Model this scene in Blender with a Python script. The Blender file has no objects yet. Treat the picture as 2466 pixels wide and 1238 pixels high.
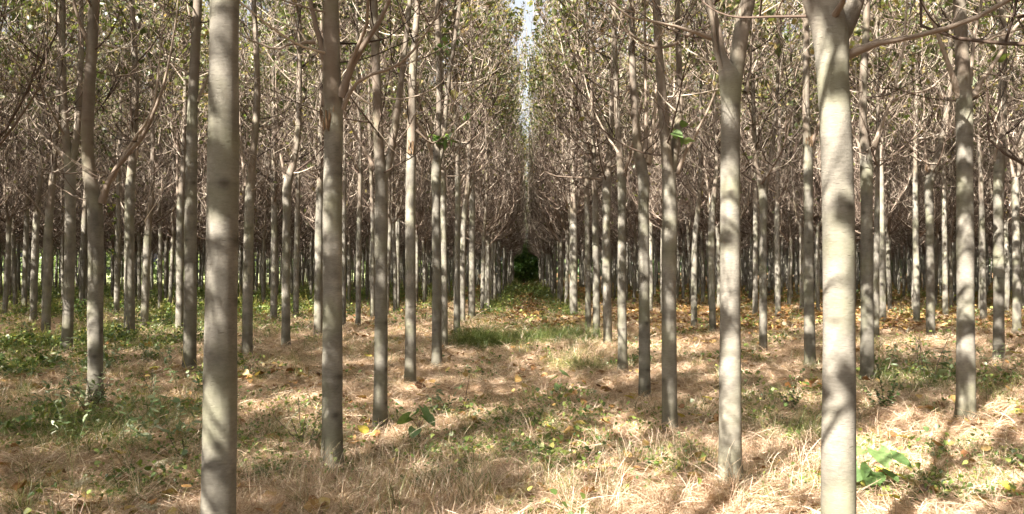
import bpy, math
import numpy as np
from mathutils import Vector

# ---------------------------------------------------------------- camera, world, sun, exposure
sc = bpy.context.scene
F = 1935.0            # focal length in photo pixels (photo 2466 wide)
VX, HY = 1268.0, 650.0  # where the lane vanishes, horizon row
H = 1.7               # eye height
cam_d = bpy.data.cameras.new('camera'); cam = bpy.data.objects.new('camera', cam_d)
sc.collection.objects.link(cam); sc.camera = cam
cam_d.sensor_width = 36.0; cam_d.lens = F / 2466.0 * 36.0
cam_d.clip_start = 0.05; cam_d.clip_end = 2000
cam.location = (0, 0, H)
cam.rotation_euler = (math.radians(90) + math.atan((HY - 619) / F), 0, math.atan((VX - 1233) / F))

SUN_AZ = math.radians(36)    # how far left of straight behind the camera
SUN_EL = math.radians(41)
sdir = Vector((-math.sin(SUN_AZ) * math.cos(SUN_EL), -math.cos(SUN_AZ) * math.cos(SUN_EL), math.sin(SUN_EL)))
w = bpy.data.worlds.new("World"); sc.world = w; w.use_nodes = True
nt = w.node_tree
bg = nt.nodes['Background']; sky = nt.nodes.new('ShaderNodeTexSky'); sky.sky_type = 'NISHITA'
sky.sun_disc = False; sky.sun_elevation = SUN_EL; sky.sun_rotation = math.atan2(sdir.x, sdir.y)
sky.air_density = 1.0; sky.dust_density = 6.0; sky.ozone_density = 1.0
hz = nt.nodes.new('ShaderNodeHueSaturation'); hz.inputs['Saturation'].default_value = 0.3; hz.inputs['Value'].default_value = 1.15
nt.links.new(sky.outputs[0], hz.inputs['Color']); nt.links.new(hz.outputs[0], bg.inputs[0]); bg.inputs[1].default_value = 0.056
sd = bpy.data.lights.new('sun', 'SUN'); sd.energy = 5.0; sd.angle = math.radians(0.4); sd.color = (1.0, 0.93, 0.82)
so = bpy.data.objects.new('sun', sd); sc.collection.objects.link(so)
so.rotation_euler = sdir.to_track_quat('Z', 'Y').to_euler(); so.location = (0, 0, 40)
sc.view_settings.view_transform = 'Standard'; sc.view_settings.look = 'None'
sc.view_settings.exposure = 2.38; sc.view_settings.gamma = 1.0
sc.render.engine = 'CYCLES'
sc.cycles.max_bounces = 6; sc.cycles.diffuse_bounces = 3; sc.cycles.transmission_bounces = 3
sc.cycles.glossy_bounces = 1; sc.cycles.transparent_max_bounces = 4

COL = sc.collection
PI = math.pi

# ---------------------------------------------------------------- helpers
def tag(o, label=None, cat=None, group=None, kind=None):
    if label: o['label'] = label
    if cat: o['category'] = cat
    if group: o['group'] = group
    if kind: o['kind'] = kind
    return o

def empty(name, loc=(0, 0, 0), rz=0.0):
    o = bpy.data.objects.new(name, None); COL.objects.link(o)
    o.empty_display_size = 0.2
    o.location = loc; o.rotation_euler = (0, 0, rz)
    return o

def link(name, me, parent=None):
    o = bpy.data.objects.new(name, me); COL.objects.link(o)
    if parent is not None: o.parent = parent
    return o

def gz(x, y):
    x = np.asarray(x, float); y = np.asarray(y, float)
    r = np.sqrt(x * x + y * y)
    a = 1.0 / (1 + (r / 60) ** 2)
    return a * (0.030 * np.sin(x * 1.3 + 0.7 * y + 1) + 0.022 * np.sin(2.1 * y - 0.9 * x + 2) +
                0.012 * np.sin(3.7 * x + 1.1) * np.cos(3.1 * y) + 0.05 * np.sin(0.31 * x - 0.2 * y + .4))

def ground_at(px, py):
    """photo pixel of a foot point -> ground point"""
    Y = F * H / (py - HY)
    return (px - VX) * Y / F, Y

class MeshB:
    """collects quads/tris with a few float attributes and builds one mesh"""
    def __init__(s): s.V = []; s.F4 = []; s.F3 = []; s.n = 0; s.A = []; s.B = []
    def add(s, V, F4=None, F3=None, a=None, b=None):
        V = np.asarray(V, float).reshape(-1, 3)
        s.V.append(V)
        if F4 is not None and len(F4): s.F4.append(np.asarray(F4, int).reshape(-1, 4) + s.n)
        if F3 is not None and len(F3): s.F3.append(np.asarray(F3, int).reshape(-1, 3) + s.n)
        s.A.append(np.zeros(len(V)) if a is None else np.broadcast_to(np.asarray(a, float), (len(V),)))
        s.B.append(np.zeros(len(V)) if b is None else np.broadcast_to(np.asarray(b, float), (len(V),)))
        s.n += len(V)
    def mesh(s, name, mat, smooth=True):
        me = bpy.data.meshes.new(name)
        V = np.concatenate(s.V) if s.V else np.zeros((0, 3))
        f4 = np.concatenate(s.F4) if s.F4 else np.zeros((0, 4), int)
        f3 = np.concatenate(s.F3) if s.F3 else np.zeros((0, 3), int)
        me.vertices.add(len(V)); me.vertices.foreach_set('co', V.ravel())
        nl = f4.size + f3.size; npol = len(f4) + len(f3)
        me.loops.add(nl); me.loops.foreach_set('vertex_index', np.concatenate([f4.ravel(), f3.ravel()]))
        me.polygons.add(npol)
        st = np.concatenate([np.arange(len(f4)) * 4, f4.size + np.arange(len(f3)) * 3])
        me.polygons.foreach_set('loop_start', st)
        me.update(calc_edges=True)
        if smooth: me.polygons.foreach_set('use_smooth', np.ones(npol, bool))
        for nm, arr in (('rnd', s.A), ('aux', s.B)):
            at = me.attributes.new(nm, 'FLOAT', 'POINT')
            at.data.foreach_set('value', np.concatenate(arr) if arr else np.zeros(0))
        me.materials.append(mat)
        return me

def tubes(mb, P, R, sides=4, a=None, b=None):
    """P (N,k,3) paths, R (N,k) radii -> tubes"""
    P = np.asarray(P, float); R = np.asarray(R, float)
    if len(P) == 0: return
    N, k, _ = P.shape
    T = np.empty_like(P); T[:, 1:-1] = P[:, 2:] - P[:, :-2]; T[:, 0] = P[:, 1] - P[:, 0]; T[:, -1] = P[:, -1] - P[:, -2]
    T /= np.linalg.norm(T, axis=2, keepdims=True) + 1e-9
    m = P[:, -1] - P[:, 0]; ref = np.zeros((N, 3))
    ref[np.arange(N), np.argmin(np.abs(m), axis=1)] = 1
    U = np.cross(T, ref[:, None, :]); U /= np.linalg.norm(U, axis=2, keepdims=True) + 1e-9
    W = np.cross(T, U)
    th = np.arange(sides) * 2 * PI / sides
    ring = (P[:, :, None, :] + R[:, :, None, None] * (np.cos(th)[None, None, :, None] * U[:, :, None, :] +
            np.sin(th)[None, None, :, None] * W[:, :, None, :]))
    V = ring.reshape(-1, 3)
    i = np.arange(N)[:, None, None] * k * sides + np.arange(k - 1)[None, :, None] * sides
    j = np.arange(sides)[None, None, :]; j2 = (j + 1) % sides
    Fq = np.stack([i + j, i + j2, i + sides + j2, i + sides + j], -1).reshape(-1, 4)
    aa = None if a is None else np.repeat(np.asarray(a, float), k * sides)
    bb = None if b is None else np.repeat(np.asarray(b, float), k * sides)
    mb.add(V, Fq, None, aa, bb)

LEAF = np.array([[0, 0, 0], [-.42, .12, .10], [-.36, .62, .12], [0, 1.05, -.10], [.36, .62, .12], [.42, .12, .10], [0, .45, -.03]])
LEAF_F = np.array([[0, 6, 2, 1], [6, 3, 3, 2], [0, 5, 4, 6], [6, 4, 3, 3]])
LEAF_Q = np.array([[0, 6, 2, 1], [0, 5, 4, 6]]); LEAF_T = np.array([[6, 3, 2], [6, 4, 3]])
CROWN = np.array([[0, 0, 0], [-.40, .42, .12], [0, 1.05, -.06], [.40, .42, .12]])
NARROW = np.array([[0, 0, 0], [-.10, .25, .03], [-.11, .60, .03], [0, 1.0, -.08], [.11, .60, .03], [.10, .25, .03], [0, .45, -.02]])
def leaves(mb, pos, size, rng, a, tilt=0.7, shape=LEAF, yaw=None, pitch=None):
    """pos (N,3) leaf bases; size (N,), random orientation drooping from the stalk"""
    N = len(pos)
    if N == 0: return
    yaw = rng.uniform(0, 2 * PI, N) if yaw is None else yaw
    pitch = rng.normal(-0.35, tilt, N) if pitch is None else pitch
    roll = rng.normal(0, 0.5, N)
    V = shape[None] * np.asarray(size)[:, None, None]
    V = V * np.array([1, 1, 1.0])[None, None]
    # curl varies
    V = V.copy(); V[:, :, 2] *= rng.uniform(-.5, 2.2, N)[:, None]
    cr, sr = np.cos(roll)[:, None], np.sin(roll)[:, None]
    x = V[:, :, 0] * cr + V[:, :, 2] * sr; z = -V[:, :, 0] * sr + V[:, :, 2] * cr; y = V[:, :, 1]
    cp, sp = np.cos(pitch)[:, None], np.sin(pitch)[:, None]
    y2 = y * cp - z * sp; z2 = y * sp + z * cp
    cy, sy = np.cos(yaw)[:, None], np.sin(yaw)[:, None]
    X = x * cy - y2 * sy; Y = x * sy + y2 * cy
    V = np.stack([X, Y, z2], -1) + np.asarray(pos)[:, None, :]
    off = np.arange(N)[:, None, None] * len(shape)
    if len(shape) == 4:
        mb.add(V.reshape(-1, 3), None, (np.array([[0, 2, 1], [0, 3, 2]])[None] + off).reshape(-1, 3), np.repeat(np.broadcast_to(a, (N,)), 4)); return
    mb.add(V.reshape(-1, 3), (LEAF_Q[None] + off).reshape(-1, 4), (LEAF_T[None] + off).reshape(-1, 3),
           np.repeat(np.broadcast_to(a, (N,)), len(shape)))

def spline(pts, n):
    """resample a polyline (m,d) with Catmull-Rom to n points"""
    P = np.asarray(pts, float)
    if len(P) == 2:
        t = np.linspace(0, 1, n)[:, None]; return P[0] * (1 - t) + P[1] * t
    d = np.r_[0, np.cumsum(np.linalg.norm(np.diff(P[:, :3], axis=0), axis=1))]; d /= d[-1]
    m = np.gradient(P, d, axis=0)
    out = []
    for t in np.linspace(0, 1, n):
        i = min(max(np.searchsorted(d, t, 'right') - 1, 0), len(P) - 2)
        h = d[i + 1] - d[i]; s = (t - d[i]) / h
        out.append((2*s**3 - 3*s**2 + 1) * P[i] + (s**3 - 2*s**2 + s) * h * m[i] + (-2*s**3 + 3*s**2) * P[i+1] + (s**3 - s**2) * h * m[i+1])
    return np.array(out)

# ---------------------------------------------------------------- materials
def new_mat(name):
    m = bpy.data.materials.new(name); m.use_nodes = True
    t = m.node_tree; t.nodes.clear()
    out = t.nodes.new('ShaderNodeOutputMaterial')
    return m, t, out
def N(t, kind, **kw):
    n = t.nodes.new(kind)
    for k, v in kw.items():
        if k in n.bl_rna.properties: setattr(n, k, v)
        else: n.inputs[k].default_value = v
    return n
def ramp(t, stops, interp='LINEAR'):
    r = t.nodes.new('ShaderNodeValToRGB'); r.color_ramp.interpolation = interp
    e = r.color_ramp.elements
    while len(e) < len(stops): e.new(0.5)
    for i, (p, c) in enumerate(stops):
        e[i].position = p; e[i].color = (*c, 1)
    return r
def mixc(t, fac, a, b, mode='MIX'):
    m = t.nodes.new('ShaderNodeMix'); m.data_type = 'RGBA'; m.blend_type = mode
    for s, v in ((0, fac), (6, a), (7, b)):
        if hasattr(v, 'is_output') or isinstance(v, bpy.types.NodeSocket): t.links.new(v, m.inputs[s])
        elif isinstance(v, (int, float)): m.inputs[s].default_value = v
        else: m.inputs[s].default_value = (*v, 1)
    return m.outputs[2]
def math_(t, op, a, b=0.0, clamp=False):
    m = t.nodes.new('ShaderNodeMath'); m.operation = op; m.use_clamp = clamp
    for s, v in ((0, a), (1, b)):
        if isinstance(v, bpy.types.NodeSocket): t.links.new(v, m.inputs[s])
        else: m.inputs[s].default_value = v
    return m.outputs[0]
def attr(t, name):
    a = t.nodes.new('ShaderNodeAttribute'); a.attribute_name = name; return a.outputs['Fac']
def mapped(t, scale, kind='Object', loc=(0, 0, 0)):
    tc = t.nodes.new('ShaderNodeTexCoord'); mp = t.nodes.new('ShaderNodeMapping')
    mp.inputs['Scale'].default_value = scale; mp.inputs['Location'].default_value = loc
    t.links.new(tc.outputs[kind], mp.inputs[0]); return mp.outputs[0]
def noise(t, vec, scale, detail=4, rough=0.55, **k):
    n = N(t, 'ShaderNodeTexNoise'); n.inputs['Scale'].default_value = scale
    n.inputs['Detail'].default_value = detail; n.inputs['Roughness'].default_value = rough
    if vec is not None: t.links.new(vec, n.inputs['Vector'])
    return n.outputs['Fac']

def bark_mat():
    m, t, out = new_mat('bark')
    oi = t.nodes.new('ShaderNodeObjectInfo')
    v = mapped(t, (1, 1, 1))
    add = t.nodes.new('ShaderNodeVectorMath'); add.operation = 'ADD'; t.links.new(v, add.inputs[0])
    cmb = t.nodes.new('ShaderNodeCombineXYZ'); sc_ = math_(t, 'MULTIPLY', oi.outputs['Random'], 40.0)
    t.links.new(sc_, cmb.inputs[2]); t.links.new(cmb.outputs[0], add.inputs[1])
    vv = add.outputs[0]
    st = t.nodes.new('ShaderNodeMapping'); st.inputs['Scale'].default_value = (1, 1, 3.2); t.links.new(vv, st.inputs[0])
    n1 = noise(t, vv, 5.0, 5)               # broad blotches
    n2 = noise(t, st.outputs[0], 26.0, 5, .65)   # fine horizontal grain
    vo = N(t, 'ShaderNodeTexVoronoi'); vo.inputs['Scale'].default_value = 95; t.links.new(vv, vo.inputs['Vector'])
    lent = math_(t, 'LESS_THAN', vo.outputs['Distance'], 0.16)
    c1 = ramp(t, [(0.30, (0.138, 0.126, 0.105)), (0.52, (0.212, 0.195, 0.165)), (0.78, (0.315, 0.291, 0.248))]); t.links.new(n1, c1.inputs[0])
    c2 = ramp(t, [(0.30, (0.70, 0.70, 0.70)), (0.6, (1.05, 1.05, 1.05))]); t.links.new(n2, c2.inputs[0])
    c = mixc(t, 0.8, c1.outputs[0], c2.outputs[0], 'MULTIPLY')
    # greenish algae film in patches
    n3 = noise(t, vv, 2.2, 3); r3 = ramp(t, [(0.48, (0, 0, 0)), (0.66, (.55, .55, .55))]); t.links.new(n3, r3.inputs[0])
    c = mixc(t, r3.outputs[0], c, (0.20, 0.20, 0.125))
    c = mixc(t, math_(t, 'MULTIPLY', lent, 0.2), c, (0.46, 0.42, 0.36))
    sm = t.nodes.new('ShaderNodeMapping'); sm.inputs['Scale'].default_value = (16, 16, 75); t.links.new(vv, sm.inputs[0])
    v2 = N(t, 'ShaderNodeTexVoronoi'); v2.inputs['Scale'].default_value = 1.0; t.links.new(sm.outputs[0], v2.inputs['Vector'])
    dash = ramp(t, [(0.10, (1, 1, 1)), (0.24, (0, 0, 0))]); t.links.new(v2.outputs['Distance'], dash.inputs[0])
    n4 = noise(t, vv, 9.0, 2); r4 = ramp(t, [(0.50, (0, 0, 0)), (0.62, (.45, .45, .45))]); t.links.new(n4, r4.inputs[0])
    c = mixc(t, math_(t, 'MULTIPLY', dash.outputs[0], r4.outputs[0]), c, (0.095, 0.078, 0.058))
    # soil and algae staining the foot
    tcz = t.nodes.new('ShaderNodeTexCoord'); sx = t.nodes.new('ShaderNodeSeparateXYZ'); t.links.new(tcz.outputs['Object'], sx.inputs[0])
    foot = ramp(t, [(0.0, (.8, .8, .8)), (0.30, (.35, .35, .35)), (0.75, (0, 0, 0))]); t.links.new(math_(t, 'ADD', sx.outputs[2], math_(t, 'MULTIPLY', math_(t, 'SUBTRACT', n1, .5), .5)), foot.inputs[0])
    c = mixc(t, foot.outputs[0], c, (0.125, 0.115, 0.075))
    c = mixc(t, math_(t, 'MULTIPLY', attr(t, 'rnd'), 0.9, True), c, (0.06, 0.050, 0.038))   # leaf-scar rings
    c = mixc(t, math_(t, 'MULTIPLY', attr(t, 'aux'), 0.62, True), c, (0.16, 0.112, 0.082))    # browner bark above the fork
    hv = t.nodes.new('ShaderNodeHueSaturation'); t.links.new(c, hv.inputs['Color'])
    t.links.new(math_(t, 'ADD', math_(t, 'MULTIPLY', oi.outputs['Random'], 0.30), 0.84), hv.inputs['Value'])
    b = N(t, 'ShaderNodeBsdfPrincipled'); b.inputs['Roughness'].default_value = 0.75
    b.inputs['Specular IOR Level'].default_value = 0.25
    t.links.new(hv.outputs[0], b.inputs['Base Color'])
    bp = N(t, 'ShaderNodeBump'); bp.inputs['Strength'].default_value = 0.5; bp.inputs['Distance'].default_value = 0.005
    hgt = math_(t, 'SUBTRACT', math_(t, 'ADD', n2, math_(t, 'MULTIPLY', lent, 0.3)), math_(t, 'MULTIPLY', dash.outputs[0], 0.5))
    t.links.new(hgt, bp.inputs['Height']); t.links.new(bp.outputs[0], b.inputs['Normal'])
    t.links.new(b.outputs[0], out.inputs[0])
    return m
def simple_rnd(name, stops, rough=0.8, bump=0.0, inst=0.0, spec=0.2):
    m, t, out = new_mat(name)
    f = attr(t, 'rnd')
    if inst:
        oi = t.nodes.new('ShaderNodeObjectInfo')
        f = math_(t, 'ADD', f, math_(t, 'MULTIPLY', math_(t, 'SUBTRACT', oi.outputs['Random'], 0.5), inst), True)
    r = ramp(t, stops); t.links.new(f, r.inputs[0])
    b = N(t, 'ShaderNodeBsdfPrincipled'); b.inputs['Roughness'].default_value = rough; b.inputs['Specular IOR Level'].default_value = spec
    t.links.new(r.outputs[0], b.inputs['Base Color']); t.links.new(b.outputs[0], out.inputs[0])
    return m
def leafy(name, stops, trans=0.45, inst=0.15, gloss=0.06, var=0.0):
    m, t, out = new_mat(name)
    f = attr(t, 'rnd')
    oi = t.nodes.new('ShaderNodeObjectInfo')
    f = math_(t, 'ADD', f, math_(t, 'MULTIPLY', math_(t, 'SUBTRACT', oi.outputs['Random'], 0.5), inst), True)
    r = ramp(t, stops); t.links.new(f, r.inputs[0])
    col = r.outputs[0]
    if var:
        n = noise(t, mapped(t, (1, 1, 1)), 45.0, 3); rr = ramp(t, [(0.3, (1 - var,) * 3), (0.7, (1 + var * .4,) * 3)]); t.links.new(n, rr.inputs[0])
        col = mixc(t, 1.0, col, rr.outputs[0], 'MULTIPLY')
    d = N(t, 'ShaderNodeBsdfDiffuse'); tr = N(t, 'ShaderNodeBsdfTranslucent'); g = N(t, 'ShaderNodeBsdfGlossy'); g.inputs['Roughness'].default_value = 0.42
    t.links.new(col, d.inputs[0])
    warm = mixc(t, 1.0, col, (1.25, 1.35, 0.7), 'MULTIPLY'); t.links.new(warm, tr.inputs[0])
    m1 = N(t, 'ShaderNodeMixShader'); m1.inputs[0].default_value = trans; t.links.new(d.outputs[0], m1.inputs[1]); t.links.new(tr.outputs[0], m1.inputs[2])
    m2 = N(t, 'ShaderNodeMixShader'); m2.inputs[0].default_value = gloss; t.links.new(m1.outputs[0], m2.inputs[1]); t.links.new(g.outputs[0], m2.inputs[2])
    t.links.new(m2.outputs[0], out.inputs[0])
    return m

M = {}
M['bark'] = bark_mat()
M['twig'] = simple_rnd('twig_bark', [(0, (0.036, 0.023, 0.019)), (0.40, (0.122, 0.087, 0.067)), (0.74, (0.33, 0.267, 0.212)), (1, (0.66, 0.57, 0.47))], 0.75)
M['leaf'] = leafy('tree_leaf', [(0, (0.045, 0.062, 0.022)), (0.35, (0.10, 0.125, 0.042)), (0.65, (0.19, 0.19, 0.075)), (0.85, (0.32, 0.25, 0.11)), (1, (0.24, 0.15, 0.09))], 0.45, 0.1, 0.045)
M['fresh'] = leafy('fresh_leaf', [(0, (0.09, 0.165, 0.05)), (0.6, (0.18, 0.29, 0.10)), (1, (0.30, 0.38, 0.15))], 0.4, 0.1, 0.08, 0.25)
M['straw'] = leafy('straw', [(0, (0.20, 0.12, 0.075)), (0.35, (0.42, 0.272, 0.192)), (0.7, (0.68, 0.50, 0.37)), (1, (0.84, 0.72, 0.56))], 0.25, 0.25, 0.05)
M['grass'] = leafy('green_grass', [(0, (0.06, 0.09, 0.025)), (0.45, (0.13, 0.18, 0.05)), (0.7, (0.26, 0.27, 0.10)), (1, (0.55, 0.44, 0.25))], 0.35, 0.2, 0.05)
M['weed'] = leafy('weed_leaf', [(0, (0.05, 0.10, 0.025)), (0.5, (0.14, 0.21, 0.05)), (0.8, (0.30, 0.35, 0.09)), (1, (0.52, 0.45, 0.13))], 0.35, 0.25, 0.07)
M['silver'] = leafy('silver_leaf', [(0, (0.09, 0.15, 0.045)), (0.5, (0.19, 0.25, 0.11)), (0.85, (0.36, 0.41, 0.25)), (1, (0.62, 0.64, 0.52))], 0.25, 0.1, 0.10)
M['litter'] = leafy('dead_leaf', [(0, (0.10, 0.045, 0.02)), (0.4, (0.28, 0.13, 0.05)), (0.7, (0.40, 0.235, 0.09)), (0.88, (0.52, 0.38, 0.13)), (1, (0.62, 0.50, 0.33))], 0.2, 0.15, 0.05, 0.3)
M['yellow'] = leafy('yellow_leaf', [(0, (0.55, 0.42, 0.07)), (0.6, (0.72, 0.62, 0.10)), (1, (0.62, 0.66, 0.16))], 0.25, 0.1, 0.06, 0.3)
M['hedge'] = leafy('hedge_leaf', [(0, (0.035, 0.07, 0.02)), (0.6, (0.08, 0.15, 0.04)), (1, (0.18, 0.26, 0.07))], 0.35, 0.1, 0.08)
M['lanebush'] = leafy('lane_bush_leaf', [(0, (0.06, 0.12, 0.035)), (0.6, (0.15, 0.26, 0.07)), (1, (0.30, 0.40, 0.12))], 0.4, 0.1, 0.06)
M['woodedge'] = leafy('sunlit_wood_leaf', [(0, (0.07, 0.11, 0.04)), (0.6, (0.17, 0.21, 0.09)), (1, (0.32, 0.34, 0.16))], 0.45, 0.2, 0.06)
M['stalk'] = simple_rnd('dry_stalk', [(0, (0.30, 0.20, 0.12)), (1, (0.62, 0.52, 0.38))], 0.8)
M['fluff'] = leafy('seed_fluff', [(0, (0.45, 0.38, 0.30)), (1, (0.75, 0.70, 0.60))], 0.3, 0.0, 0.0)
M['wound'] = simple_rnd('torn_wood', [(0, (0.10, 0.06, 0.035)), (1, (0.36, 0.25, 0.16))], 0.85)

def ground_mat():
    m, t, out = new_mat('straw_ground')
    v = mapped(t, (1, 1, 1))
    n1 = noise(t, v, 0.9, 6, .6); n2 = noise(t, v, 14.0, 5, .7); n3 = noise(t, v, 90.0, 3, .7)
    r1 = ramp(t, [(0.25, (0.17, 0.105, 0.062)), (0.5, (0.33, 0.225, 0.145)), (0.75, (0.46, 0.34, 0.235))]); t.links.new(n2, r1.inputs[0])
    r2 = ramp(t, [(0.3, (0.6, 0.6, 0.6)), (0.7, (1.15, 1.12, 1.08))]); t.links.new(n3, r2.inputs[0])
    c = mixc(t, 1.0, r1.outputs[0], r2.outputs[0], 'MULTIPLY')
    g = ramp(t, [(0.52, (0, 0, 0)), (0.68, (.6, .6, .6))]); t.links.new(n1, g.inputs[0])
    c = mixc(t, g.outputs[0], c, (0.13, 0.13, 0.045))
    # darker leaf mould where 'rnd' (fallen leaves deep in the wood)
    c = mixc(t, attr(t, 'rnd'), c, mixc(t, n2, (0.10, 0.055, 0.03), (0.30, 0.18, 0.085)))
    c = mixc(t, attr(t, 'aux'), c, (0.25, 0.27, 0.13))
    b = N(t, 'ShaderNodeBsdfPrincipled'); b.inputs['Roughness'].default_value = 0.95; b.inputs['Specular IOR Level'].default_value = 0.1
    t.links.new(c, b.inputs['Base Color'])
    bp = N(t, 'ShaderNodeBump'); bp.inputs['Strength'].default_value = 0.8; bp.inputs['Distance'].default_value = 0.03
    t.links.new(math_(t, 'ADD', n2, n3), bp.inputs['Height']); t.links.new(bp.outputs[0], b.inputs['Normal'])
    t.links.new(b.outputs[0], out.inputs[0]); return m
M['ground'] = ground_mat()

# ---------------------------------------------------------------- where things grow (real places on the ground)
def patches(x, y, spots):
    v = np.zeros_like(x)
    for (px, py, rx, ry, s) in spots:      # photo pixel centre, radii in metres
        cx, cy = ground_at(px, py)
        v = np.maximum(v, s * np.exp(-(((x - cx) / rx) ** 2 + ((y - cy) / ry) ** 2)))
    return v
def wob(x, y, s, ph):
    return 0.5 + 0.25 * (np.sin(x * s + ph + 1.7 * np.sin(y * s * .7 + ph)) + np.sin(y * s * 1.2 + 2 * ph + 1.3 * np.sin(x * s * .9 - ph)))
def litter_mask(x, y):
    lane = np.exp(-(x / 1.5) ** 2) * np.clip((y - 20) / 4, 0, 1)
    right = np.clip((x - 2.0) / 1.5, 0, 1) * np.clip((y - 20 - 1.2 * np.sin(x)) / 5, 0, 1)
    left = 0.55 * np.clip((-x - 1.5) / 2, 0, 1) * np.clip((y - 24) / 6, 0, 1) * np.clip((18 + x) / 8, 0, 1)
    return np.clip(np.maximum(np.maximum(lane, right), left) * (0.55 + 0.6 * wob(x, y, 1.3, .5)), 0, 1)
def weed_mask(x, y):
    v = patches(x, y, [(60, 850, 2.5, 2.5, 1), (250, 830, 2.0, 2.0, .8), (450, 800, 2.5, 3, .7), (150, 1030, .9, .7, .9), (330, 1000, 1.0, .8, .7),
                       (650, 1050, .5, .4, .8), (680, 1130, .5, .35, .9), (300, 1180, .5, .3, .4), (1270, 1030, .9, .9, 1), (1180, 1080, .9, .6, 1), (1300, 1090, .9, .5, 1),
                       (1350, 1130, .9, .4, .5), (1900, 1010, .5, .9, .7), (2160, 1180, .8, .35, .8), (1660, 1120, .8, .5, .5), (2350, 1160, .7, .3, .6),
                       (1180, 1000, .8, .6, .5), (760, 1000, .6, .7, .6), (2220, 910, 1.2, 1.5, .7), (1900, 960, .8, 1.0, .5)])
    far = 0.6 * np.clip((y - 22) / 8, 0, 1) * np.clip((-x - 4) / 6, 0, 1)
    lane = 0.7 * (np.exp(-((np.abs(x) - 1.2) / .5) ** 2)) * np.clip((y - 24) / 6, 0, 1) + 0.8 * np.exp(-(x / 1.6) ** 2) * np.clip((y - 48) / 10, 0, 1)
    base = 0.22 * (wob(x, y, 1.9, 2.2) > .58)
    return np.clip(np.maximum.reduce([v, far * (.3 + wob(x, y, .9, 4)), lane, base]), 0, 1)

# ---------------------------------------------------------------- ground
def make_ground():
    k = np.linspace(-1, 1, 301); s = np.sinh(k * 5.2) / np.sinh(5.2)
    xs = s * 420; ys = s * 420 + 9
    X, Y = np.meshgrid(xs, ys, indexing='ij'); Z = gz(X, Y)
    V = np.stack([X, Y, Z], -1).reshape(-1, 3)
    n = len(k); i, j = np.meshgrid(np.arange(n - 1), np.arange(n - 1), indexing='ij')
    q = np.stack([i * n + j, (i + 1) * n + j, (i + 1) * n + j + 1, i * n + j + 1], -1).reshape(-1, 4)
    meadow = np.clip((((Y - 1.05 * X - 140) * (X < -20) - 9 * (X >= -20)) / 6), 0, 1)
    mb = MeshB(); mb.add(V, q, None, litter_mask(X, Y).ravel() * (1 - meadow).ravel(), meadow.ravel())
    o = link('ground', mb.mesh('ground', M['ground'])); tag(o, kind='structure'); return o
make_ground()

# ---------------------------------------------------------------- scattering (ground cover only)
def scatter(name, sources, pts, rot, scl, idx, label, cat):
    coll = bpy.data.collections.new(name + '_source')
    for i, me in enumerate(sources):
        s = bpy.data.objects.new('%s_src_%02d' % (name, i), me); coll.objects.link(s)
    me = bpy.data.meshes.new(name); me.vertices.add(len(pts)); me.vertices.foreach_set('co', np.asarray(pts, float).ravel())
    a = me.attributes.new('rot', 'FLOAT_VECTOR', 'POINT'); a.data.foreach_set('vector', np.asarray(rot, float).ravel())
    a = me.attributes.new('scl', 'FLOAT', 'POINT'); a.data.foreach_set('value', np.asarray(scl, float))
    a = me.attributes.new('idx', 'INT', 'POINT'); a.data.foreach_set('value', np.asarray(idx, int))
    o = link(name, me); tag(o, label, cat, kind='stuff')
    ng = bpy.data.node_groups.new(name + '_nodes', 'GeometryNodeTree')
    ng.interface.new_socket('Geometry', in_out='INPUT', socket_type='NodeSocketGeometry')
    ng.interface.new_socket('Geometry', in_out='OUTPUT', socket_type='NodeSocketGeometry')
    gi = ng.nodes.new('NodeGroupInput'); go = ng.nodes.new('NodeGroupOutput')
    ip = ng.nodes.new('GeometryNodeInstanceOnPoints'); ci = ng.nodes.new('GeometryNodeCollectionInfo')
    ci.inputs['Collection'].default_value = coll; ci.inputs['Separate Children'].default_value = True; ci.inputs['Reset Children'].default_value = True
    ip.inputs['Pick Instance'].default_value = True
    def na(nm, ty):
        n = ng.nodes.new('GeometryNodeInputNamedAttribute'); n.data_type = ty; n.inputs['Name'].default_value = nm
        return next(s for s in n.outputs if s.enabled and s.name == 'Attribute')
    L = ng.links.new
    L(gi.outputs[0], ip.inputs['Points']); L(ci.outputs[0], ip.inputs['Instance'])
    L(na('idx', 'INT'), ip.inputs['Instance Index']); L(na('rot', 'FLOAT_VECTOR'), ip.inputs['Rotation']); L(na('scl', 'FLOAT'), ip.inputs['Scale'])
    L(ip.outputs[0], go.inputs[0])
    md = o.modifiers.new('scatter', 'NODES'); md.node_group = ng
    return o

# ---------------------------------------------------------------- tree generator
def bend_paths(rng, p0, az, el, L, k, up=0.9, wob_=0.10):
    """N curved shoots that leave at azimuth az, elevation el and turn upward"""
    n = len(p0); P = np.zeros((n, k, 3)); P[:, 0] = p0
    step = (L / (k - 1))[:, None]
    a = az.copy(); e = el.copy()
    for i in range(1, k):
        d = np.stack([np.cos(a) * np.cos(e), np.sin(a) * np.cos(e), np.sin(e)], -1)
        P[:, i] = P[:, i - 1] + d * step
        e = e + (1.35 - e) * (up / (k - 1)) + rng.normal(0, wob_, n)
        a = a + rng.normal(0, wob_ * 1.3, n)
    return P
def along(rng, P, n, t0, t1=1.0):
    """n random points along each path: returns base points, path index"""
    Np, k, _ = P.shape
    t = rng.uniform(t0, t1, (Np, n)) * (k - 1); i = np.minimum(t.astype(int), k - 2); f = (t - i)[..., None]
    r = np.arange(Np)[:, None]
    return (P[r, i] * (1 - f) + P[r, i + 1] * f).reshape(-1, 3), np.repeat(np.arange(Np), n), (t / (k - 1)).ravel()

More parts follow.
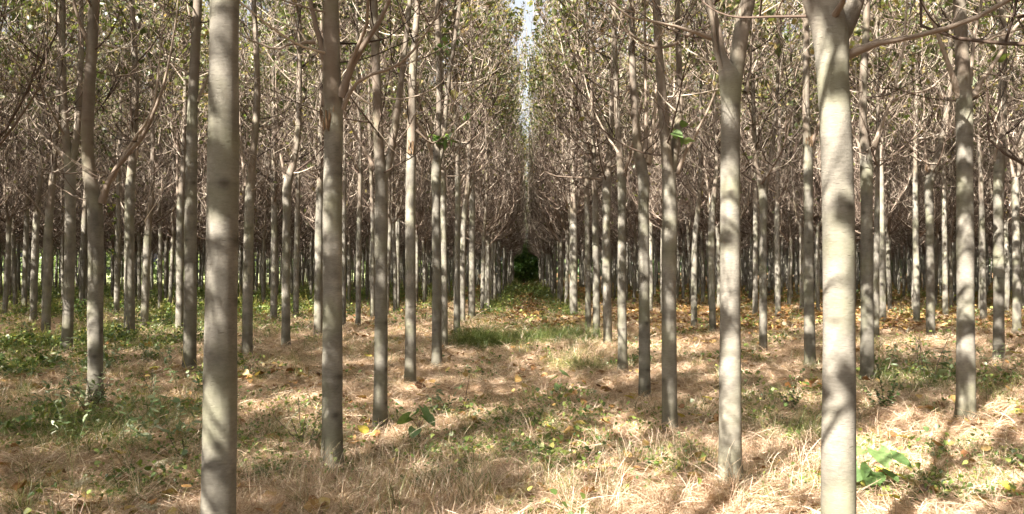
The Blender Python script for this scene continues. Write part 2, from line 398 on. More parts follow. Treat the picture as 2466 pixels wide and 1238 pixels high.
def trunk_mesh(name, path, rad, z_fork, rng, sides=12, dz=0.07, extra=()):
    """path (m,3) axis, rad (m,), one mesh; extra = more stems (co-leaders) with their own axes"""
    mb = MeshB()
    for (pp, rr, s) in [(path, rad, sides)] + list(extra):
        Q = np.c_[pp, rr]
        L = np.linalg.norm(np.diff(pp, axis=0), axis=1).sum()
        n = max(8, int(L / dz))
        Q = spline(Q, n); A, R = Q[:, :3], np.maximum(Q[:, 3], .004)
        z = A[:, 2]
        nodes = []; zz = rng.uniform(.15, .4)
        while zz < 12: nodes.append((zz, rng.uniform(0, 2 * PI), rng.uniform(.45, 1))); zz += rng.uniform(.22, .42)
        th = np.arange(s) * 2 * PI / s
        ring = np.zeros((n, s)); scar = np.zeros((n, s))
        for (zn, an, am) in nodes:
            g = np.exp(-((z - zn) / 0.012) ** 2) if dz < .05 else (np.abs(z - zn) <= dz * .6).astype(float) * .55
            ring += (g * am * .30)[:, None]
            for da in (0, PI):
                e = np.exp(-((((th - an - da + PI) % (2 * PI)) - PI) / .35) ** 2)
                gs = np.exp(-((z - zn + .008) / 0.03) ** 2) if dz < .05 else g
                scar += gs[:, None] * e[None] * am
        irr = 1 + 0.03 * np.sin(3 * th[None] + z[:, None] * 2.3 + rng.uniform(0, 6)) * 1 + 0.018 * np.sin(2 * th[None] - z[:, None] * 5.1)
        Rm = R[:, None] * irr * (1 + 0.030 * np.clip(ring, 0, 1) + 0.02 * scar)
        Rm = Rm * (1 + .20 * np.exp(-np.maximum(z, 0) / .10)[:, None] * (1 + .55 * np.sin(3 * th[None] + nodes[0][1]) + .3 * np.sin(5 * th[None] + 2)))
        V = np.stack([A[:, 0, None] + Rm * np.cos(th), A[:, 1, None] + Rm * np.sin(th), np.repeat(z[:, None], s, 1)], -1)
        # tilt rings for leaning stems
        T = np.gradient(A, axis=0); T /= np.linalg.norm(T, axis=1, keepdims=True)
        V[:, :, 2] -= ((V[:, :, 0] - A[:, 0, None]) * T[:, 0, None] + (V[:, :, 1] - A[:, 1, None]) * T[:, 1, None]) / np.maximum(T[:, 2, None], .3)
        i, j = np.meshgrid(np.arange(n - 1), np.arange(s), indexing='ij'); j2 = (j + 1) % s
        q = np.stack([i * s + j, i * s + j2, (i + 1) * s + j2, (i + 1) * s + j], -1).reshape(-1, 4)
        up = np.clip((z - z_fork + .05) / .35, 0, 1)[:, None] * np.ones((1, s)) * (0.75 + .25 * np.sin(th[None] * 2 + z[:, None] * 3))
        mb.add(V.reshape(-1, 3), q, None, np.clip(ring + scar, 0, 1).ravel(), up.ravel())
    return mb.mesh(name, M['bark'])

def crown(rng, limbs, z_fork, leader, near=False, nsec=16, nter=6, leaf_n=1.15, leaf_size=0.14, top=11.5, keep_r=1.495, zl0=6.35, thr=.05, low=.55, cla=.95):
    """limbs: list of (k,3) paths; leader (m,3). Returns (twigs mesh builder, foliage mesh builder)"""
    tw = MeshB(); fo = MeshB(); ph = rng.uniform(0, 6, 2)
    LP = np.array([spline(l, 9) for l in limbs])
    # small shoots straight off the leader
    Ld = spline(leader, 24)[None]
    n0 = 64 if leaf_size < .2 else 36
    b0, _, _ = along(rng, Ld[:, :17], n0, 0.0); b0 = b0[b0[:, 2] > z_fork - .1]
    P0 = bend_paths(rng, b0, rng.uniform(0, 2 * PI, len(b0)), rng.uniform(-.1, .7, len(b0)), rng.uniform(.6, 1.9, len(b0)), 6, .9)
    b1, _, t1 = along(rng, LP, nsec, .12)
    n1 = len(b1)
    P1 = bend_paths(rng, b1, rng.uniform(0, 2 * PI, n1), rng.uniform(.1, 1.25, n1), rng.uniform(.6, 1.6, n1), 6, 1.2)
    P1 = np.concatenate([P0, P1])
    def clampr(P, ax):     # keep the crown inside its own row space
        d = P[..., :2] - ax; r = np.linalg.norm(d, axis=-1, keepdims=True)
        lim = np.minimum(keep_r + .018 * np.clip(P[..., 2:3] - 6, 0, 9), low + np.clip(P[..., 2:3] - z_fork, 0, 9) * .75)
        P[..., :2] = ax + d * np.minimum(1, lim / np.maximum(r, 1e-6))
    ax = leader[0, :2]
    clampr(P1, ax)
    r1 = rng.uniform(.007, .015, len(P1))
    if low > 1:     # close to the viewer: smooth curves with a little natural wobble
        Q1 = np.array([spline(p, 18) for p in P1]); Q1[:, 1:] += np.cumsum(rng.normal(0, .003, Q1[:, 1:].shape), axis=1)
        tubes(tw, Q1, (r1 * .75)[:, None] * np.linspace(1, .3, 18)[None], 6, rng.beta(1.0, 1.3, len(P1)))
    else: tubes(tw, P1, r1[:, None] * np.linspace(1, .35, 6)[None], 4, rng.beta(1.0, 1.3, len(P1)))
    b2, par, _ = along(rng, P1, nter, .15); n2 = len(b2)
    P2 = bend_paths(rng, b2, rng.uniform(0, 2 * PI, n2), rng.uniform(.1, 1.3, n2), rng.uniform(.22, .75, n2), 4, .9, .16)
    clampr(P2, ax)
    r2 = rng.uniform(.0045, .0085, n2)
    tubes(tw, P2, r2[:, None] * np.linspace(1, .4, 4)[None], 3, rng.beta(.9, 1.1, n2))
    # leaves: hardly any on the dead lower twigs, more and more towards the top
    b3 = np.concatenate([P2[:, 3], P2[:, 2], P1[:, 5], P1[:, 4]])
    z = b3[:, 2]
    dens = np.clip((z - zl0) / (3.0 if zl0 < 6.5 else 1.2), 0, 1) ** 1.2
    cl = 0.04 + cla * (np.sin(b3[:, 0] * 2.1 + z * 1.4 + ph[0]) * np.sin(b3[:, 1] * 1.9 - z * 1.2 + ph[1]) > thr)
    p = np.clip(dens * cl * leaf_n + (.014 if leaf_size < .2 else .003), 0, 1)
    b3 = b3[rng.random(len(b3)) < p]
    b3 = b3 + rng.normal(0, .07, b3.shape)
    n3 = len(b3)
    leaves(fo, b3, rng.uniform(.7, 1.35, n3) * leaf_size, rng, rng.beta(1.6, 1.7, n3), shape=CROWN)
    return tw, fo

def gen_tree(seed, zf=None, D=None, style=None, leaf_n=1.25, nsec=17, nter=5, **kw):
    """an unremarkable plantation tree in local coordinates: dict of part meshes"""
    rng = np.random.default_rng(seed)
    zf = zf or rng.uniform(2.75, 3.45); D = D or rng.uniform(.145, .205)
    style = style or rng.choice(['single', 'fork', 'kink'])
    top = rng.uniform(12.4, 14.4)
    r0 = D / 2; lean = rng.normal(0, .017, 2)
    def ax(z, w=.03, ph=rng.uniform(0, 6)): return [lean[0] * z + w * math.sin(z * 1.1 + ph) - w * math.sin(ph), lean[1] * z + w * math.cos(z * .9 + ph) - w * math.cos(ph), z]
    zs = [-.15, 0.0, .12, .8, 1.6, 2.3, zf - .15, zf]
    pts = [ax(z) for z in zs]; rad = [r0 * 1.32, r0 * 1.17, r0 * 1.02, r0 * .955, r0 * .92, r0 * .89, r0 * .88, r0 * .93]
    az = rng.uniform(0, 2 * PI); k = dict(single=.03, kink=.20, fork=.36)[style]
    c, s = math.cos(az), math.sin(az); base = np.array(pts[-1])
    for dz, kk, rr in [(.35, .5, .70), (.9, .95, .62), (2.2, 1.1, .50), (4.2, .9, .36), (6.8, .6, .25), (top - zf, .5, .05)]:
        if dz > top - zf: continue
        pts.append([base[0] + k * kk * c + rng.normal(0, .02), base[1] + k * kk * s + rng.normal(0, .02), base[2] + dz]); rad.append(r0 * rr * (.86 if style == 'fork' else 1))
    path = np.array(pts); rad = np.array(rad)
    leader = path[7:]
    extra = []
    if style == 'fork':
        p2 = [base - [0, 0, .12]]; 
        for dz, kk in [(.35, .6), (.9, 1.0), (2.2, 1.35), (4.0, 1.2), (6.5, 1.0)]:
            p2.append([base[0] - .40 * kk * c, base[1] - .40 * kk * s, base[2] + dz])
        extra.append((np.array(p2), r0 * np.array([.62, .55, .50, .40, .26, .06]), 8))
    tm = trunk_mesh('trunk', path, rad, zf, rng, 12, .065, extra)
    limbs = []; limb_me = []
    nl = rng.integers(14, 18)
    zl = np.sort(np.r_[zf + rng.uniform(-.05, .25, 4), rng.uniform(zf + .3, top - 1.4, nl - 4)])
    azl = np.arange(nl) * 2.4 + rng.uniform(0, 6)
    Ls = spline(leader, 60)
    for i, (z, a) in enumerate(zip(zl, azl)):
        b = Ls[np.argmin(np.abs(Ls[:, 2] - z))]
        L = rng.uniform(2.1, 3.8) * (1 if z < 7 else .85)
        P = bend_paths(rng, b[None], np.array([a]), np.array([rng.uniform(.25, .9)]), np.array([L]), 9, .95, .05)[0]
        rr = np.linalg.norm(P[:, :2] - b[:2], axis=1); P[:, :2] = b[:2] + (P[:, :2] - b[:2]) * np.minimum(1, 1.25 / np.maximum(rr, 1e-6))[:, None]
        limbs.append(P)
    if extra: limbs.append(extra[0][0][1:])
    rest = MeshB()
    for i, P in enumerate(limbs[:nl]):
        r = rng.uniform(.014, .026) * (1.25 if i < 4 else .9)
        R = (r * np.linspace(1, .28, 9))[None]
        if i < 3:
            mb = MeshB(); tubes(mb, P[None], R, 6, [rng.uniform(.25, .6)]); limb_me.append(mb.mesh('limb', M['twig']))
        else: tubes(rest, P[None], R, 5, [rng.uniform(.2, .6)])
    tw, fo = crown(rng, limbs, zf, leader, leaf_n=leaf_n, nsec=nsec, nter=nter, **kw)
    for a_, b_ in ((rest, tw),):
        o = b_.n
        b_.V += a_.V; b_.F4 += [f + o for f in a_.F4]; b_.A += a_.A; b_.B += a_.B; b_.n += a_.n
    return dict(trunk=tm, limbs=limb_me, twigs=tw.mesh('twigs', M['twig'], True), foliage=fo.mesh('foliage', M['leaf'], False), zf=zf)

def place_tree(parts, x, y, rz, s, label, tilt=(0, 0)):
    t = empty('plantation_tree', (x, y, float(gz(x, y))), rz)
    t.scale = (s, s, s); t.rotation_euler = (tilt[0], tilt[1], rz)
    link('trunk', parts['trunk'], t)
    for l in parts['limbs']: link('limb', l, t)
    link('twigs', parts['twigs'], t); link('foliage', parts['foliage'], t)
    tag(t, label, 'tree', 'young trees planted in straight rows')
    return t

# ---------------------------------------------------------------- the trees one can tell apart, measured from the photograph
# base (px,py), trunk [(px,py,width px)...] up to the top of the picture, limbs, fork row, label
TR = []
def T(base, trunk, fork, limbs, label, co=None, scar=None, shoot=None): TR.append(dict(base=base, trunk=trunk, fork=fork, limbs=limbs, label=label, co=co or [], scar=scar, shoot=shoot))
T((524, 1424), [(524, 1424, 92), (525, 1238, 83), (528, 1000, 79), (528, 800, 76), (529, 600, 75), (531, 300, 72), (533, 0, 69), (535, -90, 72)], -80,
  [[(540, -80, 24), (590, -160, 20), (640, -260, 14)]], 'thickest pale grey trunk, left of the lane, running out of frame top and bottom')
T((2008, 1425), [(2006, 1425, 90), (2010, 1238, 80), (2014, 900, 75), (2014, 600, 73), (2008, 300, 72), (2002, 180, 74), (2000, 110, 80), (1990, 40, 78), (1965, -30, 66), (1950, -120, 52)], 100,
  [[(2035, 137, 15), (2110, 108, 13), (2210, 92, 12), (2300, 68, 12), (2380, 30, 11), (2430, 2, 10), (2480, -30, 8)],
   [(1990, 70, 14), (2002, 30, 11), (2012, -30, 9)]],
  'brightest thick trunk, right of the lane, its head swelling into limbs at the top',
  co=[[(2015, 110, 40), (2040, 50, 40), (2062, -10, 34), (2085, -90, 24)]])
T((800, 1118), [(800, 1118, 54), (799, 1000, 50), (799, 800, 47), (799, 600, 46), (799, 400, 45), (800, 280, 46), (798, 220, 46), (795, 150, 42), (794, 50, 39), (793, 0, 38)], 270,
  [[(787, 230, 20), (783, 150, 18), (773, 90, 15), (757, 30, 12), (750, 0, 10)],
   [(818, 208, 17), (840, 150, 16), (865, 100, 15), (900, 55, 13), (930, 0, 11)],
   [(830, 170, 9), (860, 98, 9), (892, 45, 8), (902, 0, 7)],
   [(822, 238, 9), (845, 190, 9), (870, 168, 8), (905, 155, 8), (950, 143, 7), (990, 118, 6), (1030, 68, 5)],
   [(756, 72, 8), (735, 72, 8), (700, 82, 7), (660, 90, 6), (600, 70, 4)]],
  'straight trunk left of the lane with a torn brown bark scar under three forking limbs', scar=(790, 262))
T((915, 1020), [(915, 1020, 38), (916, 900, 33), (917, 700, 31), (917, 500, 31), (917, 420, 31), (911, 340, 25), (907, 220, 22), (903, 100, 20), (900, 0, 18)], 400,
  [[(899, 388, 8), (878, 345, 7), (858, 310, 6), (828, 255, 5)]],
  'tree left of the lane forking low into a V, its right stem slanting',
  co=[[(922, 415, 18), (932, 380, 18), (943, 310, 17), (955, 220, 15), (966, 120, 13), (978, 0, 12)]])
T((988, 927), [(988, 927, 29), (988, 850, 27), (988, 600, 25), (988, 420, 24), (989, 340, 22), (990, 200, 20), (995, 90, 17), (1000, 0, 14)], 380,
  [[(1000, 310, 5), (1040, 340, 4), (1078, 300, 3)]],
  'slim splintered trunk between the low V fork tree and the sunlit one', scar=(988, 352))
T((1052, 890), [(1052, 892, 31), (1052, 870, 27), (1051, 700, 22), (1050, 500, 21), (1050, 400, 23), (1054, 330, 15), (1057, 200, 14), (1054, 80, 13), (1052, 0, 12)], 385,
  [[(1044, 395, 8), (1033, 350, 7), (1018, 315, 6), (1003, 300, 4)], [(1075, 350, 4), (1100, 320, 3), (1140, 290, 3)]],
  'brightly sunlit slim trunk left of the lane with a flared pale foot',
  co=[[(1058, 395, 12), (1067, 340, 12), (1074, 240, 10), (1090, 120, 9), (1106, 0, 8)]], shoot=[(1052, 340), (1075, 335), (1060, 115)])
T((1071, 845), [(1071, 845, 16), (1069, 600, 14), (1066, 450, 14), (1062, 300, 10), (1060, 0, 8)], 440, [], 'slim trunk close behind the sunlit flared trunk left of the lane')
T((1100, 815), [(1100, 815, 17), (1101, 600, 14), (1102, 450, 13), (1098, 250, 11), (1096, 0, 9)], 430, [[(1105, 450, 6), (1130, 410, 5), (1165, 360, 3)]],
  'slim trunk left of the lane rising at the left end of the grass tussock', shoot=[(1125, 288)])
T((1114, 785), [(1114, 785, 14), (1114, 640, 13), (1118, 520, 13), (1128, 440, 11), (1132, 300, 8), (1135, 100, 6)], 500, [[(1122, 490, 6), (1140, 440, 5), (1158, 400, 4)]],
  'slim trunk bending right above its fork, directly behind the bright grass tussock')
T((1136, 773), [(1136, 773, 18), (1136, 600, 15), (1137, 500, 14), (1135, 300, 9), (1133, 100, 7)], 470, [], 'darker thicker trunk above the grass tussock, left edge of the lane')
# right side of the lane
T((1752, 1175), [(1752, 1178, 60), (1753, 1100, 55), (1755, 900, 50), (1757, 620, 47), (1757, 350, 46), (1758, 250, 47), (1757, 205, 50), (1742, 160, 26), (1726, 80, 22), (1706, 0, 19)], 215,
  [[(1722, 106, 9), (1690, 98, 8), (1650, 90, 7), (1570, 76, 6), (1515, 66, 5), (1470, 40, 5), (1432, 5, 4)],
   [(1793, 235, 8), (1815, 180, 6), (1830, 120, 4)]],
  'large trunk right of the lane splitting high into two limbs, right one thick',
  co=[[(1766, 225, 38), (1774, 180, 37), (1786, 110, 37), (1800, 40, 36), (1812, 0, 34), (1830, -90, 26)],
      [(1745, 205, 12), (1722, 140, 12), (1707, 50, 10), (1698, 0, 9)]])
T((1610, 1037), [(1610, 1040, 40), (1610, 980, 37), (1610, 800, 35), (1610, 620, 35), (1611, 470, 34), (1606, 380, 27), (1598, 260, 23), (1588, 120, 20), (1582, 0, 18)], 430,
  [[(1630, 412, 8), (1650, 360, 7), (1682, 300, 6), (1708, 245, 5), (1722, 200, 4)],
   [(1643, 86, 7), (1615, 104, 7), (1585, 107, 7), (1540, 92, 6), (1512, 68, 5), (1490, 40, 4)],
   [(1648, 82, 7), (1680, 66, 6), (1720, 40, 5), (1780, 0, 4)]],
  'grey trunk right of the lane forking into a narrow V with a green shoot',
  co=[[(1614, 440, 26), (1622, 380, 23), (1636, 310, 20), (1644, 220, 17), (1645, 110, 15), (1644, 0, 13)]], shoot=[(1630, 310)])
T((1550, 947), [(1550, 950, 31), (1551, 880, 28), (1550, 700, 26), (1549, 500, 25), (1548, 400, 26), (1538, 350, 22), (1531, 280, 19), (1524, 190, 17), (1520, 0, 14)], 395,
  [[(1553, 365, 10), (1557, 300, 9), (1559, 150, 7), (1560, 0, 6)], [(1558, 375, 10), (1568, 320, 8), (1578, 250, 7), (1582, 180, 4)],
   [(1562, 380, 6), (1580, 330, 5), (1590, 280, 4)], [(1545, 340, 5), (1500, 230, 4), (1440, 190, 3), (1380, 90, 3)]],
  'trunk right of the lane opening into a pale sunlit spray of upright limbs')
T((1498, 890), [(1498, 892, 27), (1498, 860, 24), (1497, 700, 21), (1497, 500, 19), (1497, 430, 20), (1491, 330, 15), (1486, 200, 13), (1483, 0, 11)], 425,
  [[(1503, 415, 8), (1513, 370, 7), (1522, 330, 5)], [(1490, 360, 5), (1460, 310, 4), (1430, 240, 3), (1410, 160, 3)]],
  'brightly sunlit slim trunk right of the lane, beside the yellow green grass clump')
T((1463, 832), [(1463, 834, 22), (1461, 700, 20), (1460, 520, 19), (1461, 440, 20), (1468, 370, 13), (1473, 250, 12), (1480, 0, 10)], 440,
  [[(1454, 425, 7), (1446, 350, 6), (1436, 250, 5), (1425, 200, 3)], [(1447, 430, 4), (1400, 425, 4), (1340, 420, 3)]],
  'dark topped trunk right of the lane behind the yellow green grass clump')
T((1436, 816), [(1436, 817, 18), (1435, 650, 16), (1433, 500, 15), (1430, 380, 11), (1426, 200, 9), (1423, 0, 8)], 490, [], 'slim trunk standing at the right end of the dark green grass tussock')
T((1416, 799), [(1416, 799, 15), (1415, 650, 13), (1413, 480, 12), (1410, 250, 9), (1408, 0, 7)], 500, [], 'slim trunk just left of the one at the right end of the grass tussock')
T((1381, 770), [(1381, 771, 19), (1381, 650, 18), (1381, 540, 17), (1380, 480, 14), (1378, 250, 9), (1375, 0, 7)], 530, [], 'thicker short looking trunk on the right edge of the lane, beside the leaf covered ground')
# outer rows, left
T((220, 990), [(221, 992, 42), (222, 930, 36), (221, 750, 35), (220, 600, 35), (216, 500, 34), (203, 420, 30), (199, 340, 28), (203, 240, 27), (210, 120, 25), (216, 0, 24)], 490,
  [[(234, 497, 13), (255, 440, 12), (285, 395, 10), (320, 358, 10), (352, 310, 9), (372, 265, 8), (390, 215, 7), (410, 140, 5), (420, 80, 4)],
   [(258, 440, 9), (290, 370, 8), (325, 310, 7), (348, 260, 6), (352, 200, 5)], [(200, 110, 9), (185, 60, 8), (176, 0, 7)]],
  'bowed trunk on the left that bends left above a low fork with long slanting limbs')
T((452, 908), [(452, 910, 33), (452, 850, 31), (453, 700, 29), (453, 450, 28), (456, 250, 24), (461, 100, 22), (464, 0, 20)], 240,
  [[(466, 250, 7), (480, 190, 6), (500, 120, 5)], [(452, 80, 6), (445, 30, 5), (437, 0, 4)], [(445, 180, 4), (400, 150, 4), (350, 130, 3)]],
  'straight reddish trunk just left of the thickest near trunk, sunlit high up')
T((592, 868), [(592, 868, 26), (593, 750, 24), (594, 600, 23), (596, 480, 22), (604, 380, 18), (614, 250, 16), (612, 120, 14), (606, 0, 12)], 470,
  [[(588, 450, 8), (575, 380, 6), (568, 320, 5)]], 'slim trunk just right of the thickest near trunk, leaning right above its fork')
T((686, 843), [(686, 844, 23), (686, 700, 20), (687, 520, 19), (689, 440, 21), (703, 390, 16), (713, 310, 14), (714, 200, 13), (712, 0, 11)], 440,
  [[(683, 430, 8), (673, 390, 7), (662, 330, 6), (655, 250, 5)]], 'slim tree with a small U shaped fork and kinked stem, left of the scarred trunk')
T((765, 820), [(765, 820, 22), (765, 700, 20), (766, 550, 19), (768, 440, 15), (770, 200, 10)], 470, [], 'dark slim trunk half hidden behind the left side of the scarred one')
T((861, 794), [(861, 794, 13), (862, 700, 13), (863, 540, 12), (866, 420, 10), (860, 200, 7), (858, 0, 6)], 520, [], 'thin trunk between the scarred trunk and the low V fork tree')
T((150, 855), [(150, 856, 30), (153, 800, 26), (156, 650, 25), (157, 500, 24), (155, 400, 24), (146, 330, 18), (140, 200, 16), (140, 0, 13)], 385,
  [[(145, 385, 8), (115, 352, 7), (75, 325, 5), (40, 290, 4)]], 'trunk on the far left forking into two close parallel stems, footed in green bramble',
  co=[[(163, 395, 16), (168, 340, 16), (172, 250, 15), (175, 120, 14), (173, 0, 12)]])
T((305, 825), [(305, 826, 27), (304, 750, 25), (303, 600, 23), (304, 450, 22), (312, 350, 18), (316, 200, 16), (308, 0, 13)], 430,
  [[(318, 380, 6), (330, 330, 6), (345, 290, 4)]], 'straight trunk to the right of the bowed tree, behind its slanting limbs')
T((341, 797), [(341, 797, 19), (343, 700, 18), (348, 560, 17), (356, 450, 12), (352, 200, 9), (340, 0, 8)], 560, [], 'slim trunk leaning right, next right of the straight one behind the bowed tree')
T((100, 808), [(100, 808, 21), (101, 700, 20), (103, 560, 19), (112, 400, 15), (120, 200, 12), (120, 0, 10)], 510, [[(98, 520, 5), (80, 490, 4), (50, 450, 3)]],
  'dark trunk left of the twin stemmed tree near the left edge')
T((68, 780), [(68, 780, 17), (70, 650, 16), (74, 520, 15), (82, 400, 11), (85, 200, 8)], 520, [], 'slim dark trunk third from the left edge among the left hand rows')
T((427, 803), [(427, 803, 20), (427, 700, 18), (427, 560, 17), (428, 490, 18), (434, 380, 12), (438, 200, 10), (434, 0, 8)], 480,
  [[(420, 480, 6), (412, 420, 5), (405, 350, 4)]], 'slim trunk forking low into a whisk of upright limbs, left of the reddish trunk')
T((656, 775), [(656, 775, 17), (656, 650, 15), (656, 500, 14), (654, 350, 10), (652, 100, 7)], 500, [], 'slim shaded trunk left of the small U shaped fork')
T((710, 768), [(710, 768, 14), (711, 650, 13), (713, 500, 12), (716, 400, 8), (718, 200, 6)], 510, [], 'slim shaded trunk right of the small U shaped fork')
T((188, 754), [(188, 754, 15), (189, 650, 14), (192, 540, 13), (196, 400, 9), (198, 200, 7)], 530, [], 'thin dark trunk between the twin stemmed tree and the bowed tree')
T((46, 762), [(46, 762, 13), (47, 650, 12), (50, 520, 11), (54, 380, 8), (50, 200, 6)], 520, [], 'second slim dark trunk from the left edge among the left hand rows')
T((273, 769), [(273, 769, 13), (273, 650, 12), (274, 530, 11), (276, 400, 8), (280, 200, 6)], 510, [], 'thin leafy trunk close left of the straight one behind the bowed tree', shoot=[(262, 405), (252, 440), (272, 470), (258, 500), (270, 535), (262, 570), (268, 610)])
T((826, 792), [(826, 792, 12), (826, 650, 11), (827, 520, 10), (828, 380, 8), (826, 200, 6)], 500, [], 'thin trunk hugging the right side of the scarred trunk')
T((896, 772), [(896, 772, 12), (896, 650, 11), (896, 540, 10), (892, 400, 8), (888, 200, 6)], 520, [], 'thin trunk just left of the low V fork tree')
T((956, 751), [(956, 751, 13), (956, 650, 12), (957, 540, 11), (956, 400, 8), (958, 200, 6)], 520, [], 'thin trunk between the low V fork tree and the slim splintered one')
# outer rows, right
T((2311, 1014), [(2311, 1016, 47), (2312, 950, 43), (2314, 800, 39), (2314, 600, 38), (2314, 400, 36), (2315, 260, 36), (2312, 170, 31), (2306, 60, 29), (2304, 0, 28)], 240,
  [[(2304, 240, 12), (2286, 185, 11), (2262, 110, 10), (2240, 50, 8), (2212, 0, 6)],
   [(2336, 240, 12), (2355, 205, 11), (2385, 160, 10), (2415, 110, 9), (2440, 65, 8), (2470, 40, 7)],
   [(2327, 210, 9), (2338, 140, 9), (2352, 70, 8), (2372, 0, 7)],
   [(2350, 110, 5), (2400, 95, 5), (2466, 80, 4)]],
  'large trunk near the right edge with limbs slanting out both ways high up')
T((2080, 918), [(2080, 920, 34), (2080, 850, 31), (2081, 650, 28), (2082, 450, 27), (2081, 385, 28), (2076, 330, 20), (2075, 200, 18), (2082, 80, 16), (2085, 0, 15)], 375,
  [[(2072, 375, 7), (2060, 330, 6), (2045, 290, 5)], [(2100, 350, 8), (2118, 290, 8), (2135, 240, 7), (2150, 190, 6), (2166, 90, 6), (2172, 0, 5)],
   [(2130, 250, 6), (2180, 220, 5), (2230, 210, 5), (2270, 180, 4)]],
  'trunk directly right of the brightest thick trunk, forking upright at mid height')
T((2102, 818), [(2102, 818, 14), (2103, 700, 13), (2105, 550, 13), (2108, 400, 9), (2106, 100, 7)], 480, [], 'thin trunk peeping out behind the right side of the upright forking trunk')
T((2118, 776), [(2118, 776, 15), (2118, 650, 14), (2117, 520, 13), (2117, 400, 10), (2120, 200, 7)], 420, [], 'dark slim trunk with a bushy head, second behind the upright forking trunk')
T((1944, 880), [(1944, 882, 29), (1944, 830, 26), (1943, 650, 23), (1943, 450, 21), (1943, 360, 21), (1939, 290, 17), (1937, 150, 16), (1935, 0, 14)], 345,
  [[(1951, 345, 9), (1958, 310, 8), (1966, 270, 6)], [(1945, 60, 5), (1915, 30, 4), (1880, 0, 3)]], 'slim sun flecked trunk with a pale snag, left of the brightest thick trunk', scar=(1943, 335))
T((1834, 848), [(1834, 849, 19), (1834, 700, 18), (1835, 560, 17), (1834, 465, 18), (1822, 410, 12), (1815, 320, 11), (1812, 200, 9), (1808, 0, 8)], 460, [],
  'slim tree opening into a wide V right of the big two limbed trunk', co=[[(1838, 470, 12), (1850, 400, 10), (1862, 300, 9), (1870, 150, 8), (1878, 0, 6)]])
T((2231, 812), [(2231, 812, 21), (2231, 700, 19), (2231, 520, 18), (2232, 430, 19), (2245, 390, 16), (2263, 320, 14), (2277, 220, 12), (2279, 100, 11), (2278, 0, 10)], 425,
  [[(2227, 415, 7), (2224, 360, 6), (2222, 250, 5), (2220, 100, 4)]], 'slim trunk kinking right above a splintered fork, the silver leaved plant at its foot', scar=(2224, 405))
T((2391, 873), [(2391, 875, 27), (2391, 800, 24), (2393, 620, 23), (2394, 460, 22), (2396, 400, 24), (2402, 330, 20), (2407, 200, 18), (2408, 0, 15)], 400,
  [[(2404, 405, 9), (2425, 375, 8), (2445, 355, 7), (2470, 320, 5)], [(2386, 390, 6), (2380, 320, 5), (2360, 300, 4)]],
  'trunk with a bright vertical sun streak near the right edge, yellow leaf at its foot')
T((2434, 806), [(2434, 806, 20), (2435, 700, 18), (2434, 520, 16), (2436, 440, 16), (2446, 380, 10), (2455, 250, 8), (2460, 100, 7)], 440, [[(2430, 430, 6), (2420, 370, 5), (2415, 300, 4)]],
  'slim V forked trunk, last one before the right edge')
T((2355, 773), [(2355, 773, 15), (2355, 650, 14), (2354, 520, 12), (2352, 350, 8), (2350, 100, 6)], 500, [], 'slim dark trunk right of the large trunk near the right edge')
T((2198, 777), [(2198, 777, 15), (2198, 650, 14), (2197, 520, 13), (2196, 350, 9), (2195, 100, 7)], 430, [], 'slim dark trunk left of the splintered fork tree')
T((2266, 763), [(2266, 763, 13), (2266, 650, 12), (2265, 520, 11), (2266, 350, 8), (2268, 100, 6)], 470, [], 'thin dark trunk between the splintered fork tree and the large trunk near the right edge')
T((1869, 768), [(1869, 768, 14), (1869, 650, 13), (1868, 500, 11), (1875, 350, 8), (1878, 100, 6)], 500, [], 'thin trunk between the wide V tree and the bright flecked slim trunk')
T((1669, 790), [(1669, 791, 16), (1670, 650, 14), (1673, 560, 13), (1682, 480, 11), (1686, 300, 8), (1690, 50, 6)], 520, [], 'slim trunk kinked right, between the narrow V tree and the big two limbed one')
T((1714, 799), [(1714, 800, 17), (1712, 650, 15), (1714, 500, 14), (1722, 430, 10), (1718, 200, 8)], 480, [[(1710, 490, 5), (1704, 430, 4), (1700, 370, 3)]], 'slim trunk close against the left side of the big two limbed trunk')
T((1815, 763), [(1815, 763, 13), (1816, 650, 12), (1817, 520, 11), (1820, 300, 8), (1822, 100, 6)], 500, [], 'thin shaded trunk just left of the wide V tree')

def heart_leaves(mb, rng, c, n, size, spread):
    pos = np.asarray(c)[None] + rng.normal(0, spread, (n, 3))
    leaves(mb, pos, rng.uniform(.7, 1.2, n) * size, rng, rng.uniform(0, 1, n), .5)

